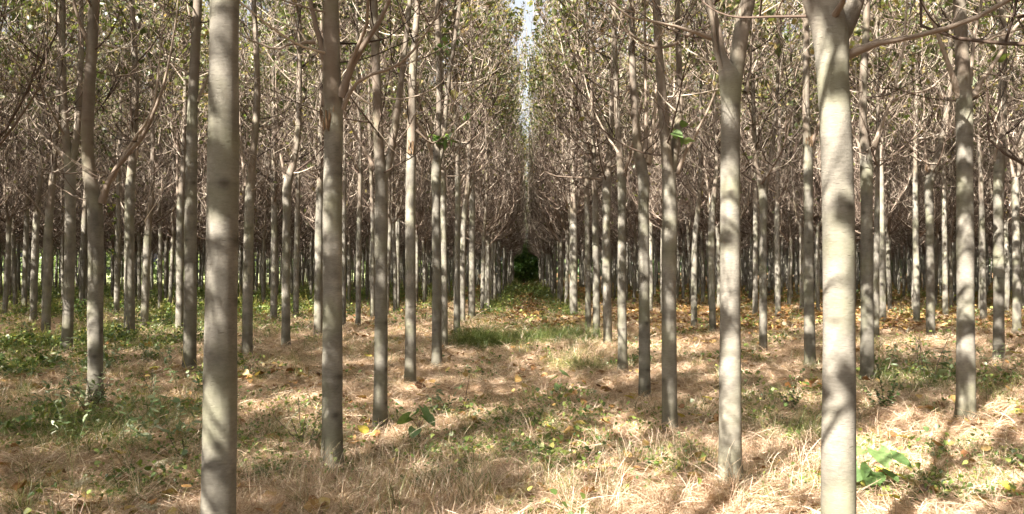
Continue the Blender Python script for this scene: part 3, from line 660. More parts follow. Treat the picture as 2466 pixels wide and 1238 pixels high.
def build_measured(spec, seed):
    rng = np.random.default_rng(seed)
    bx, by = ground_at(*spec['base']); s = by / F     # metres per photo pixel at this tree
    root = empty('plantation_tree', (bx, by, float(gz(bx, by))))
    def W(px, py): return (px - VX) * s - bx, H + (HY - py) * s
    near = by < 16
    z_fork = W(0, spec['fork'])[1]
    phase = rng.uniform(0, 6)
    def path3(pl, dep0=0.0, dep1=0.0):
        out = []; n = len(pl)
        for i, (px, py, wd) in enumerate(pl):
            x, z = W(px, py); out.append([x, dep0 + (dep1 - dep0) * i / max(1, n - 1), z, wd * s / 2])
        return np.array(out)
    tr = path3(spec['trunk'])
    tr[0, 2] = -0.12
    # beyond the top of the picture the stem goes on to its tip
    top = rng.uniform(12.6, 14.2); end = tr[-1].copy()
    k = (top - end[2]) / 4
    dirx = (tr[-1, 0] - tr[-2, 0]) / max(.2, tr[-1, 2] - tr[-2, 2])
    ext = [[end[0] + dirx * .6 * (1 - math.exp(-j * .8)) * k, end[1] + rng.normal(0, .06), end[2] + j * k, max(.006, end[3] * (1 - j / 4.15))] for j in range(1, 5)]
    full = np.array(list(tr) + ext)
    full[:, 1] += np.clip(full[:, 2] - z_fork, 0, 3) * rng.normal(0, .03)
    extra = []; colead = []
    for c in spec['co']:
        p = path3(c, 0, rng.uniform(-.2, .3)); e = p[-1]
        d = (p[-1] - p[-2]) / max(.2, p[-1, 2] - p[-2, 2]); kk = (top - 1 - e[2]) / 3
        p = np.array(list(p) + [[e[0] + d[0] * kk * .5 * j ** .5, e[1] + d[1] * kk * .4 * j ** .5, e[2] + kk * j, max(.006, e[3] * (1 - j / 3.2))] for j in (1, 2, 3)])
        p[0, :2] = p[0, :2] * .8 + full[np.argmin(np.abs(full[:, 2] - p[0, 2])), :2] * .2
        extra.append((p[:, :3], p[:, 3], 14 if near else 8)); colead.append(p[:, :3])
    tm = trunk_mesh('trunk', full[:, :3], full[:, 3], z_fork, rng, 28 if near else 14, .02 if near else .055, extra)
    link('trunk', tm, root)
    limbs = []
    for l in spec['limbs']:
        p = path3(l, 0, rng.uniform(-.35, .35)); e = p[-1]
        d = p[-1, :3] - p[-2, :3]; d /= np.linalg.norm(d) + 1e-9
        L = rng.uniform(.6, 1.6) if l[-1][1] > 20 else rng.uniform(1.5, 2.6)
        q = []; pos = e[:3].copy()
        for j in range(1, 4):
            d = d * .75 + np.array([0, 0, 1]) * .25; d /= np.linalg.norm(d); pos = pos + d * L / 3; q.append([*pos, max(.003, e[3] * (1 - j / 3.6))])
        p = np.array(list(p) + q); limbs.append(p[:, :3])
        mb = MeshB(); pp = spline(p, 18 if near else 10); pp[0, 3] *= 1.7; pp[1, 3] *= 1.2; wj = rng.normal(0, .004, pp[:, :3].shape); wj[0] = 0
        pp[:, :3] += wj
        tubes(mb, pp[None, :, :3], np.maximum(pp[None, :, 3], .0025), 8 if near else 5, [rng.uniform(.5, .75)])
        link('limb', mb.mesh('limb', M['twig']), root)
    # the rest of the crown
    Ls = full[full[:, 2] > z_fork - .1][:, :3]; Ls2 = spline(Ls, 60)
    z0 = max(z_fork, W(0, 0)[1] - (0.0 if near else 3.0)); nl = 12
    zl = rng.uniform(z0 + .1, top - 2, nl)
    if not near: zl[:3] = z_fork + rng.uniform(0, .3, 3)
    gl = []; R_ = []
    for i, z in enumerate(zl):
        b = Ls2[np.argmin(np.abs(Ls2[:, 2] - z))]
        gl.append(bend_paths(rng, b[None], np.array([i * 2.4 + phase]), np.array([rng.uniform(.45, .95)]), np.array([rng.uniform(1.6, 2.9)]), 9, .95, .05)[0]); R_.append(rng.uniform(.012, .024))
    tw, fo = crown(rng, gl, z_fork, Ls, leaf_n=1.3 if near else 1.2, nsec=6 if near else 11, nter=5, low=1.5 if near else .6, zl0=6.6 if near else 5.6, leaf_size=.23 if near else .15)
    tubes(tw, np.array(gl), np.array(R_)[:, None] * np.linspace(1, .28, 9)[None], 5, rng.uniform(.2, .6, nl))
    if limbs:       # fine twigs on the measured limbs
        LP = np.array([spline(l, 9) for l in limbs])
        b, _, _ = along(rng, LP, 5 if near else 6, .25); n = len(b)
        P = bend_paths(rng, b, rng.uniform(0, 2 * PI, n), rng.uniform(-.3, .8, n), rng.uniform(.25, .8, n), 6, 1.0, .12)
        tubes(tw, P, rng.uniform(.003, .006, n)[:, None] * np.linspace(1, .3, 6)[None], 4, rng.beta(1.6, 1.8, n))
    link('twigs', tw.mesh('twigs', M['twig']), root)
    link('foliage', fo.mesh('foliage', M['leaf'], False), root)
    if spec['scar']:
        x, z = W(*spec['scar']); r = full[np.argmin(np.abs(full[:, 2] - z)), 3]
        mb = MeshB(); n = 16
        az = rng.uniform(-2.3, -.9, n)
        P0 = np.stack([x + (r + .002) * np.cos(az), (r + .002) * np.sin(az), z + rng.uniform(-.12, .04, n)], -1)
        P = np.stack([P0, P0 + np.stack([np.cos(az) * .008, np.sin(az) * .008, rng.uniform(.03, .06, n)], -1),
                      P0 + np.stack([np.cos(az) * .022, np.sin(az) * .022, rng.uniform(.05, .12, n)], -1)], 1)
        tubes(mb, P, rng.uniform(.006, .012, n)[:, None] * np.array([1, .9, .1])[None], 5, rng.uniform(0, 1, n))
        link('torn_bark', mb.mesh('torn_bark', M['wound'], False), root)
    if spec['shoot']:
        for c in spec['shoot']:
            mb = MeshB()
            x, z = W(*c); heart_leaves(mb, rng, (x, -.12, z), 8, .12, .055)
            P = bend_paths(rng, np.array([[x - .1, -.02, z - .12]]), np.array([0.3]), np.array([.6]), np.array([.3]), 4)
            tubes(mb, P, np.full((1, 4), .004), 4, [0.2])
            link('leafy_shoot', mb.mesh('leafy_shoot', M['weed'] if by > 20 else M['fresh'], False), root)
    tag(root, spec['label'], 'tree', 'young trees planted in straight rows')
    return bx, by

measured = [build_measured(s, 100 + i) for i, s in enumerate(TR)]

# ---------------------------------------------------------------- the rest of the plantation on its grid
rng = np.random.default_rng(7)
VAR = [gen_tree(500 + i, style=['single', 'fork', 'kink', 'single', 'kink', 'fork', 'single', 'kink', 'fork', 'single', 'kink', 'single'][i]) for i in range(12)]
ORD = 'first second third fourth fifth sixth seventh eighth ninth tenth eleventh twelfth thirteenth fourteenth'.split()
PITCH = 3.26; STEP = 1.95
slots = []
def in_frame(x, y, m=0.0):
    if y < 2: return False
    px = VX + x / y * F
    return -20 - m < px < 2486 + m
for side in (-1, 1):
    for kx in range(0, 24):
        X = side * (PITCH / 2 + PITCH * kx); off = rng.uniform(0, STEP)
        if kx == 0: off = 0
        end = (102 if kx == 0 else 122) + rng.uniform(-1, 1)
        if side < 0: end = (102 if kx == 0 else 122) - 5.0 * max(0, kx - 5) + rng.uniform(-2, 2)
        end = max(end, 40)
        for j in range(-11, 64):
            y = 1.9 + off + j * STEP + rng.normal(0, .13); x = X + rng.normal(0, .10) - (side * .03 if kx == 0 else 0)
            if y > end: continue
            if y < 1.3 and not (y > -22 and -24 < x < 12): continue
            # keep to the measured part of the wood: nothing new where the photo shows the measured trees
            lim = {0: 27.5, 1: 26, 2: 26.5, 3: 27.0}.get(kx, 26 if kx < 6 else 0)
            if in_frame(x, y, 30) and y < lim: continue
            if min(math.hypot(x - a, y - b) for a, b in measured) < 1.2: continue
            if math.hypot(x, y) < 1.2: continue
            if not in_frame(x, y, 30) and y < 6:
                u = (x - 1.6) * -.588 + (y - 4.2) * -.809; v = abs((x - 1.6) * .809 + (y - 4.2) * -.588)
                if (4.5 < u < 12 and v < 1.05) or rng.random() < .05: continue  # unseen trees left out along the sun line so light reaches the near trunk
            slots.append((x, y, side, kx))
inside = sorted([s for s in slots if in_frame(s[0], s[1], 12)], key=lambda s: s[1])
outside = [s for s in slots if not in_frame(s[0], s[1], 12)]
keep = inside[:300 - len(measured)]; far = inside[300 - len(measured):]
cnt = {}
for x, y, side, kx in keep:
    # measured trees of the same row come first in the count
    if (side, kx) not in cnt:
        cnt[(side, kx)] = sum(1 for a, b in measured if round((abs(a) - PITCH / 2) / PITCH) == kx and (a > 0) == (side > 0))
    cnt[(side, kx)] += 1; n = cnt[(side, kx)]
    row = '%s row %s of the lane' % (ORD[kx] if kx < 14 else 'outermost', 'left' if side < 0 else 'right')
    if n <= 10: lab = 'slim tree, %s from the front in the %s' % (ORD[n - 1], row)
    else: lab = 'distant slim trunk, packed beyond the tenth of the %s' % row
    v = VAR[rng.integers(len(VAR))]
    place_tree(v, x, y, rng.uniform(0, 2 * PI), rng.uniform(.93, 1.07), lab, (rng.normal(0, .008), rng.normal(0, .008)))

def joined_variant(v):
    """one source mesh with all the parts of a variant, for the far stand"""
    bm_parts = [v['trunk'], v['twigs'], v['foliage']] + v['limbs']
    V = []; Fl = []; Ft = []; A = []; B = []; mi = []; off = 0
    me = bpy.data.meshes.new('far_tree')
    cos = []; li = []; ls = []; lt = []; mats = []; a_ = []; b_ = []; lo = 0
    names = [M['bark'], M['twig'], M['leaf']]
    for p in bm_parts:
        n = len(p.vertices); c = np.empty(n * 3); p.vertices.foreach_get('co', c); cos.append(c)
        l = np.empty(len(p.loops), int); p.loops.foreach_get('vertex_index', l); li.append(l + off)
        s_ = np.empty(len(p.polygons), int); p.polygons.foreach_get('loop_start', s_); ls.append(s_ + lo)
        mats.append(np.full(len(p.polygons), names.index(p.materials[0])))
        for nm, dst in (('rnd', a_), ('aux', b_)):
            q = np.empty(n); p.attributes[nm].data.foreach_get('value', q); dst.append(q)
        off += n; lo += len(l)
    me.vertices.add(off); me.vertices.foreach_set('co', np.concatenate(cos))
    me.loops.add(lo); me.loops.foreach_set('vertex_index', np.concatenate(li))
    ls = np.concatenate(ls); me.polygons.add(len(ls)); me.polygons.foreach_set('loop_start', ls)
    me.update(calc_edges=True)
    for nm, src in (('rnd', a_), ('aux', b_)):
        at = me.attributes.new(nm, 'FLOAT', 'POINT'); at.data.foreach_set('value', np.concatenate(src))
    for m_ in names: me.materials.append(m_)
    me.polygons.foreach_set('material_index', np.concatenate(mats))
    me.polygons.foreach_set('use_smooth', np.concatenate(mats) < 2)
    return me
far_src = [joined_variant(v) for v in VAR[:8]]
open_src = [joined_variant(gen_tree(700 + i, leaf_n=1.3, nsec=5, nter=6, zl0=7.3, thr=.06, cla=1.0, leaf_size=.25)) for i in range(5)]  # unseen crowns shaped sparse and clumped, so sun falls through in patches
def stand(name, lst, label, srcs):
    p = np.array([[x, y, float(gz(x, y))] for x, y, _, _ in lst]); n = len(p)
    r = np.stack([rng.normal(0, .008, n), rng.normal(0, .008, n), rng.uniform(0, 2 * PI, n)], -1)
    scatter(name, srcs, p, r, rng.uniform(.93, 1.07, n), rng.integers(0, len(srcs), n), label, 'trees')
stand('far_trees', far + [q for q in outside if q[1] > 30], 'dense mass of distant slim trunks and twigs filling the back of the plantation', far_src)
stand('surrounding_trees', [q for q in outside if q[1] <= 30], 'planted rows going on beside and behind the viewer, unseen, crowns and gaps shaped for sunlight', open_src)
print('trees: measured', len(measured), 'single', len(keep), 'far', len(far), 'outside', len(outside))

# ---------------------------------------------------------------- dark bush closing the lane, wood edge behind in a sunlit and a shaded colour
def leaf_mass(rng, n, size, fn, a=None):
    mb = MeshB(); pos = fn(n); leaves(mb, pos, rng.uniform(.6, 1.4, len(pos)) * size, rng, rng.beta(2, 2, len(pos)) if a is None else a, .9)
    return mb
def bush(name, c, rx, ry, hgt, n, size, mat, label, cat='bush', group=None, seed=0, stems=7, lumps=9):
    r = np.random.default_rng(seed); root = empty(name, (c[0], c[1], float(gz(*c))))
    L = np.stack([r.uniform(-.7, .7, lumps) * rx, r.uniform(-.65, .65, lumps) * ry, np.linspace(.08, .8, lumps) * hgt], -1)
    lr = r.uniform(.25, .45, lumps)
    i = r.integers(0, lumps, n); d = r.normal(0, 1, (n, 3)); d /= np.linalg.norm(d, axis=1, keepdims=True)
    pos = L[i] + d * (lr[i] * r.uniform(.55, 1.05, n) ** .6)[:, None] * np.array([rx, ry, hgt * .8]); pos = pos[pos[:, 2] > .0]
    mb = MeshB(); leaves(mb, pos, r.uniform(.6, 1.4, len(pos)) * size, r, r.beta(2, 2, len(pos)), .8)
    link('foliage', mb.mesh('foliage', mat, False), root)
    P = []
    for k in range(stems):
        b = np.array([r.normal(0, .12 * rx), r.normal(0, .12 * ry), -.03]); e = L[k % lumps]
        P.append(spline(np.array([b, b * .6 + e * .4 + [0, 0, .15 * hgt], e]), 6))
    mb = MeshB(); tubes(mb, np.array(P), np.linspace(1, .3, 6)[None] * np.full((stems, 1), max(.004, .012 * hgt)), 5, r.uniform(.2, .6, stems))
    link('stems', mb.mesh('stems', M['twig']), root)
    tag(root, label, cat, group); return root
bush('dark_bush', (0.1, 98.5), 3.6, 1.6, 5.4, 9500, .25, M['lanebush'], 'dark green bush closing the far end of the grassy lane', seed=3, lumps=24)
r = np.random.default_rng(11)
def edge(n, x0, x1):
    x = r.uniform(x0, x1, n); far_y = 129 + 6 * np.sin(x * .11) + 4 * np.sin(x * .31 + 1)
    top = 10 + 3 * np.sin(x * .17 + 2) + 2.5 * np.sin(x * .43) + 1.5 * np.sin(x * 1.1)
    z = r.uniform(0, 1, n) ** .85 * np.maximum(4, top); y = far_y + r.normal(0, 2.0, n) + 1.5 * np.sin(z * 1.3 + x)
    keepm = (np.sin(x * .9 + z * .8) + np.sin(x * .37 - z * 1.1) > -1.35)
    return np.stack([x, y, z], -1)[keepm]
o = link('wood_edge', leaf_mass(r, 22000, .55, lambda n: edge(n, -150, -14)).mesh('wood_edge', M['woodedge'], False))  # left stretch: sunlight put into a paler leaf colour
tag(o, 'wood edge painted sunlit pale green, glimpsed behind the trunks on the left', 'trees', kind='stuff')
o = link('shaded_wood_edge', leaf_mass(r, 26000, .6, lambda n: edge(n, -14, 140)).mesh('shaded_wood_edge', M['hedge'], False))  # right stretch of the same edge: shade put into a darker leaf colour
tag(o, 'wood edge painted shade-dark green behind the trunks in the middle and on the right', 'trees', kind='stuff')

# ---------------------------------------------------------------- ground cover
def blade_tuft(seed, n, L, spread, el0, el1, wd, droop, a0=2, a1=2, mat='straw'):
    r = np.random.default_rng(seed); k = 5
    p0 = np.stack([r.normal(0, spread, n), r.normal(0, spread, n), np.full(n, -.01)], -1)
    az = r.uniform(0, 2 * PI, n); e = r.uniform(el0, el1, n); ln = r.uniform(.5, 1.15, n) * L
    P = np.zeros((n, k, 3)); P[:, 0] = p0
    for i in range(1, k):
        d = np.stack([np.cos(az) * np.cos(e), np.sin(az) * np.cos(e), np.sin(e)], -1); P[:, i] = P[:, i - 1] + d * (ln / (k - 1))[:, None]
        e = e - droop * r.uniform(.4, 1.6, n) / (k - 1); az = az + r.normal(0, .18, n)
    P[:, 1:, 2] = np.maximum(P[:, 1:, 2], .004)
    side = np.stack([-np.sin(az), np.cos(az), r.normal(0, .5, n)], -1); side /= np.linalg.norm(side, axis=1, keepdims=True)
    wdt = wd * r.uniform(.6, 1.3, n)[:, None] * np.array([1, 1, .85, .6, .12])[None]
    Lf = P - side[:, None] * wdt[..., None] / 2; Rt = P + side[:, None] * wdt[..., None] / 2
    V = np.stack([Lf, Rt], 2).reshape(-1, 3)
    b = (np.arange(n) * k * 2)[:, None] + (np.arange(k - 1) * 2)[None]
    q = np.stack([b, b + 1, b + 3, b + 2], -1).reshape(-1, 4)
    mb = MeshB(); mb.add(V, q, None, np.repeat(r.beta(a0, a1, n), k * 2)); return mb
def field(rng, n, y0, y1, wgt=None, power=1.6, marg=1.12):
    """random ground points inside the view wedge (and a little more), denser near the camera"""
    u = rng.random(n); y = (y0 ** (2 - power) + u * (y1 ** (2 - power) - y0 ** (2 - power))) ** (1 / (2 - power))
    hw = 0.65 * marg; x = (rng.uniform(-hw, hw - .03, n)) * (y + 1.5)
    if wgt is not None:
        m = rng.random(n) < wgt(x, y); x, y = x[m], y[m]
    return x, y
def cover(name, srcs, x, y, s0, s1, label, cat, tilt=.12, grow=0.0):
    n = len(x); p = np.stack([x, y, gz(x, y)], -1)
    rot = np.stack([rng.normal(0, tilt, n), rng.normal(0, tilt, n), rng.uniform(0, 2 * PI, n)], -1)
    scl = rng.uniform(s0, s1, n) * (1 + grow * np.clip((y - 8) / 30, 0, 1.5))
    return scatter(name, [m for m in srcs], p, rot, scl, rng.integers(0, len(srcs), n), label, cat)
mat_src = [blade_tuft(900 + i, 70, .26, .10, -.05, .75, .0042, .9, 2.2, 1.9).mesh('hay', M['straw'], False) for i in range(6)]
x, y = field(rng, 42000, 4.2, 40, lambda x, y: np.clip(1 - .85 * litter_mask(x, y), 0, 1) * (.45 + .55 * wob(x, y, 2.3, 1)))
feet = [(a, b) for a, b in measured] + [(q[0], q[1]) for q in keep if q[1] < 45]
fx = np.repeat([a for a, b in feet], 9); fy = np.repeat([b for a, b in feet], 9); fa = rng.uniform(0, 6.28, len(fx)); fr = rng.uniform(.10, .22, len(fx))
x = np.r_[x, fx + fr * np.cos(fa)]; y = np.r_[y, fy + fr * np.sin(fa)]
cover('dry_grass', mat_src, x, y, .6, 1.35, 'matted dry straw coloured grass covering the plantation floor', 'grass', grow=1.0)
up_src = [blade_tuft(930 + i, 24, .42, .06, .8, 1.5, .0042, 1.0, 2.4, 1.3).mesh('stems', M['straw'], False) for i in range(5)]
def tallw(x, y):
    return np.clip(patches(x, y, [(900, 1180, 1.1, .5, 1), (700, 1200, .9, .4, .7), (1200, 1190, .9, .4, .8), (1000, 1100, .8, .5, .5), (1500, 1200, 1.0, .4, .5), (1700, 1100, .9, .5, .6),
        (450, 1200, .6, .4, .6), (1900, 1120, .6, .4, .6), (1390, 860, 1.2, 1.0, .5), (100, 980, 1.4, 1.0, .5)]) * .85 + .015, 0, 1)
x, y = field(rng, 9000, 4.2, 26, tallw)
cover('tall_dry_grass', up_src, x, y, .5, 1.15, 'upright tall dry grass stems standing in loose patches', 'grass')
weed_src = []
for i in range(5):
    r = np.random.default_rng(960 + i); mb = MeshB(); n = 34
    pos = np.stack([r.normal(0, .09, n), r.normal(0, .09, n), np.abs(r.normal(.05, .045, n))], -1)
    leaves(mb, pos, r.uniform(.015, .04, n), r, r.beta(2, 2, n), .6)
    weed_src.append(mb.mesh('weed', M['weed'], False))
x, y = field(rng, 15000, 4.2, 60, lambda x, y: weed_mask(x, y) * .9)
cover('green_weeds', weed_src, x, y, .6, 1.5, 'low small leaved green weeds growing through the dry grass', 'weeds', grow=1.6)
gr_src = [blade_tuft(980 + i, 40, .22, .06, .5, 1.45, .0045, .8, 1.8, 2.2).mesh('blades', M['grass'], False) for i in range(4)]
x, y = field(rng, 16000, 4.2, 95, lambda x, y: np.clip(weed_mask(x, y) * .95 + .03, 0, 1))
cover('green_grass', gr_src, x, y, .6, 1.3, 'short green grass mixed into the dry grass and along the lane', 'grass', grow=1.4)
tg_src = [blade_tuft(1040 + i, 20, .50, .06, .8, 1.5, .0045, .9, 2.2, 1.5).mesh('wisps', M['grass'], False) for i in range(4)]
x, y = field(rng, 9000, 4.2, 26, lambda x, y: np.clip(patches(x, y, [(100, 1080, .9, .5, .9), (250, 1060, .9, .6, .8), (60, 960, 1.2, .7, .7), (350, 1010, .9, .7, .6), (700, 1060, .5, .4, .9), (1390, 870, .9, .8, .8),
    (1900, 1030, .5, .8, .7), (2180, 930, 1.1, 1.2, .7), (640, 880, 1.2, 1.2, .4), (1150, 1200, .8, .3, .5), (1250, 830, 2.2, 1.8, .8), (1950, 820, 2.0, 1.5, .4), (40, 1200, .6, .4, .5)]), 0, 1))
cover('wispy_grass', tg_src, x, y, .45, 1.1, 'wispy yellow green tall grass standing in loose patches', 'grass')
pw_src = []
for i in range(5):
    r = np.random.default_rng(1020 + i); n = 3
    P = bend_paths(r, np.stack([r.normal(0, .05, n), r.normal(0, .05, n), np.zeros(n)], -1), r.uniform(0, 6.3, n), r.uniform(.9, 1.4, n), r.uniform(.28, .55, n), 7, .3, .08)
    mb = MeshB(); tubes(mb, P, np.full((n, 7), .0028), 3, np.full(n, .6)); q, _, t = along(r, P, 16, .1)
    leaves(mb, q, r.uniform(.05, .10, len(q)), r, r.beta(1.5, 1.5, len(q)), .4, NARROW * [1.7, 1, 1], pitch=r.normal(.1, .4, len(q)))
    pw_src.append(mb.mesh('pale_weed', M['silver'], False))
def palew(x, y):
    return patches(x, y, [(220, 985, .8, .7, .8), (330, 960, 1.0, .9, .6), (420, 1000, .8, .7, .45), (150, 900, 1.3, 1.0, .5), (370, 1090, .6, .4, .5), (200, 1060, .6, .4, .5), (60, 1000, .8, .6, .4),
        (2190, 880, 1.0, 1.2, .6), (2420, 880, .8, 1.0, .4), (440, 830, 1.5, 2, .5), (330, 800, 2, 3, .4), (1300, 720, 1.6, 7, .3), (1060, 990, .35, .3, .5), (700, 1060, .5, .4, .4)])
x, y = field(rng, 2200, 4.2, 60, palew)
cover('pale_weeds', pw_src, x, y, .6, 1.3, 'pale narrow leaved weeds standing thick in the left foreground and by the silvery plants', 'weeds')
br_src = []
for i in range(4):
    r = np.random.default_rng(990 + i); mb = MeshB(); n = 120
    d = r.normal(0, 1, (n, 3)); d /= np.linalg.norm(d, axis=1, keepdims=True)
    pos = d * r.uniform(.5, 1, n)[:, None] * [.32, .32, .30]; pos[:, 2] = np.abs(pos[:, 2]) + .02
    leaves(mb, pos, r.uniform(.03, .075, n), r, r.beta(2, 2, n), .5)
    P = bend_paths(r, np.stack([r.normal(0, .1, 9), r.normal(0, .1, 9), np.zeros(9)], -1), r.uniform(0, 6.3, 9), r.uniform(.6, 1.3, 9), r.uniform(.3, .6, 9), 5, .2)
    tubes(mb, P, np.full((9, 5), .003), 3, np.full(9, .9))
    br_src.append(mb.mesh('bramble', M['weed'], False))
def bramw(x, y):
    v = patches(x, y, [(40, 850, 2.6, 2.2, 1), (130, 830, 2.2, 2.0, .9), (60, 900, 1.6, 1.0, .9), (310, 800, 2.0, 2.5, .6), (420, 770, 2.5, 3, .6), (180, 760, 3, 3, .6), (500, 760, 2, 4, .4),
        (640, 760, 2, 3, .4), (150, 1050, .7, .4, .45), (2200, 900, 1.0, 1.0, .35)])
    return np.clip(v + .35 * np.clip((y - 24) / 8, 0, 1) * np.clip((-x - 3) / 5, 0, 1) * (wob(x, y, .7, 3) > .5) + .5 * np.exp(-((np.abs(x) - 1.5) / .5) ** 2) * (y > 27), 0, 1)
x, y = field(rng, 9000, 5, 95, bramw, power=1.0)
x, y = x[:3000], y[:3000]
cover('bramble', br_src, x, y, .5, 1.25, 'knee high leafy green brambles filling the left rows and the lane edges', 'brambles', grow=.5)
lit_src = []
for i in range(5):
    r = np.random.default_rng(1000 + i); mb = MeshB(); n = 22
    pos = np.stack([r.normal(0, .25, n), r.normal(0, .25, n), r.uniform(.01, .05, n)], -1)
    leaves(mb, pos, r.uniform(.05, .11, n), r, r.beta(1.6, 1.3, n), .3, pitch=r.normal(0, .3, n))
    lit_src.append(mb.mesh('litter', M['litter'], False))
x, y = field(rng, 17000, 5, 95, lambda x, y: np.clip(litter_mask(x, y) * 1.0 + .07 * (wob(x, y, 2.1, 5) > .5) + .02, 0, 1), power=1.2)
cover('leaf_litter', lit_src, x, y, .8, 1.4, 'fallen brown orange and yellow leaves carpeting the ground deeper in', 'leaves', grow=.4)

# ---------------------------------------------------------------- single plants, tussocks, fallen leaves
def tussock(px, py, L, spread, n, mat, label, seed, green=2.0):
    x, y = ground_at(px, py)
    mb = blade_tuft(seed, n, L, spread, .5, 1.5, .007, 1.4, 2, green)
    o = link('grass_tussock', mb.mesh('grass_tussock', mat, False)); o.location = (x, y, float(gz(x, y)))
    tag(o, label, 'grass tussock', 'grass tussocks at the mouth of the lane'); return o
tussock(1140, 838, .85, .26, 1300, M['grass'], 'arching bright green grass tussock at the left edge of the lane', 21, 2.1)
tussock(1215, 836, .60, .34, 1200, M['grass'], 'low dark green grass tussock in the middle of the lane mouth', 22, 2.1)
tussock(1300, 830, .60, .36, 1200, M['grass'], 'green grass tussock right of centre in the lane mouth, before the fallen leaves', 23, 2.1)
tussock(1375, 820, .65, .34, 1100, M['grass'], 'green grass tussock at the right edge of the lane', 24, 2.1)
tussock(1385, 880, .46, .20, 420, M['grass'], 'yellow green grass clump left of the brightly sunlit slim trunk', 25, 1.1)
tussock(1445, 884, .36, .18, 320, M['grass'], 'small olive grass clump at the foot of the brightly sunlit slim trunk', 26, 1.4)
tussock(945, 836, .34, .12, 260, M['grass'], 'small dark grass clump between the V fork tree and the splintered trunk', 27, 4)

def leafy_plant(name, px, py, hgt, n_stem, lf, n_leaf, shape, mat, label, cat, seed, lean=0.25, group=None, top_only=0.15):
    r = np.random.default_rng(seed); x, y = ground_at(px, py); root = empty(name, (x, y, float(gz(x, y))))
    b = np.stack([r.normal(0, .03, n_stem), r.normal(0, .03, n_stem), np.full(n_stem, -.02)], -1)
    P = bend_paths(r, b, r.uniform(0, 2 * PI, n_stem), r.uniform(1.3 - lean * 2, 1.45, n_stem), hgt * r.uniform(.7, 1.05, n_stem), 8, .3, .07)
    mb = MeshB(); tubes(mb, P, np.linspace(1, .35, 8)[None] * np.full((n_stem, 1), .0045 + .004 * hgt), 5, r.uniform(.3, .7, n_stem)); link('stem', mb.mesh('stem', M['twig']), root)
    q, _, t = along(r, P, n_leaf, top_only); mb = MeshB()
    leaves(mb, q, lf * r.uniform(.6, 1.1, len(q)) * (1.1 - .5 * t), r, r.beta(2, 2, len(q)), .35, shape, pitch=r.normal(-.05, .35, len(q)))
    link('leaves', mb.mesh('leaves', mat, False), root); tag(root, label, cat, group); return root
SG = 'silver leaved plants on the right'
leafy_plant('silver_leaf_plant', 2120, 905, .85, 4, .17, 11, NARROW, M['silver'], 'silvery narrow leaved plant right beside the upright forking trunk', 'plant', 31, .35, SG)
leafy_plant('silver_leaf_plant', 2225, 915, 1.05, 4, .18, 13, NARROW, M['silver'], 'tallest silvery plant, in front of the splintered fork tree', 'plant', 32, .25, SG)
leafy_plant('silver_leaf_plant', 2395, 893, .6, 4, .14, 12, NARROW, M['silver'], 'silvery narrow leaved plant leaning right by the sun streaked trunk', 'plant', 33, .5, SG)
leafy_plant('silver_leaf_plant', 2275, 930, .45, 2, .22, 5, LEAF * [.6, 1, 1], M['silver'], 'short plant with few broad grey green leaves left of the large right edge trunk', 'plant', 34, .3, SG)
leafy_plant('shrub_seedling', 2115, 985, .5, 6, .05, 42, LEAF, M['hedge'], 'dark small leaved seedling bush in front of the upright forking trunk', 'bush', 35, .3)
leafy_plant('shrub_seedling', 1905, 985, .42, 6, .045, 36, LEAF, M['hedge'], 'small dark green bush left of the brightest thick trunk', 'bush', 36, .4)
leafy_plant('tall_weed', 210, 1005, .65, 6, .09, 22, NARROW * [1.8, 1, 1], M['silver'], 'pale leaved weed climbing round the foot of the bowed tree', 'weed', 37, .35)
leafy_plant('tall_weed', 365, 965, .45, 5, .08, 20, NARROW * [1.8, 1, 1], M['silver'], 'pale weed between the bowed tree and the reddish trunk', 'weed', 38, .4)
leafy_plant('tall_weed', 590, 900, .5, 4, .09, 18, LEAF * [.7, 1, 1], M['weed'], 'small bright weed touching the right side of the thickest near trunk', 'weed', 39, .3)
leafy_plant('tall_weed', 300, 835, .6, 6, .10, 20, LEAF * [.7, 1, 1], M['weed'], 'green weed at the foot of the straight trunk right of the bowed tree', 'weed', 40, .3)
leafy_plant('tall_weed', 735, 1075, .5, 6, .08, 16, NARROW * [1.5, 1, 1], M['grass'], 'green narrow leaved weed just left of the scarred trunk', 'weed', 41, .2)
leafy_plant('tall_weed', 1070, 1000, .34, 5, .07, 16, LEAF * [.7, 1, 1], M['weed'], 'low weed right of the big heart leaved seedling', 'weed', 42, .5)
leafy_plant('tall_weed', 1110, 975, .50, 1, .04, 2, LEAF, M['weed'], 'bare dark curved shoot with hardly a leaf, in the open grass', 'weed', 43, .6)
leafy_plant('tall_weed', 150, 1060, .38, 8, .07, 26, LEAF * [.8, 1, 1], M['weed'], 'yellow green leafy weed clump in the left foreground', 'weed', 44, .6)
leafy_plant('tall_weed', 440, 1110, .40, 6, .06, 18, LEAF * [.7, 1, 1], M['weed'], 'small leafy weed just left of the foot of the thickest near trunk', 'weed', 45, .5)
leafy_plant('tall_weed', 185, 765, .9, 4, .20, 9, LEAF, M['fresh'], 'bright broad leaved sapling shoot between the twin stemmed and the bowed tree', 'weed', 46, .3)

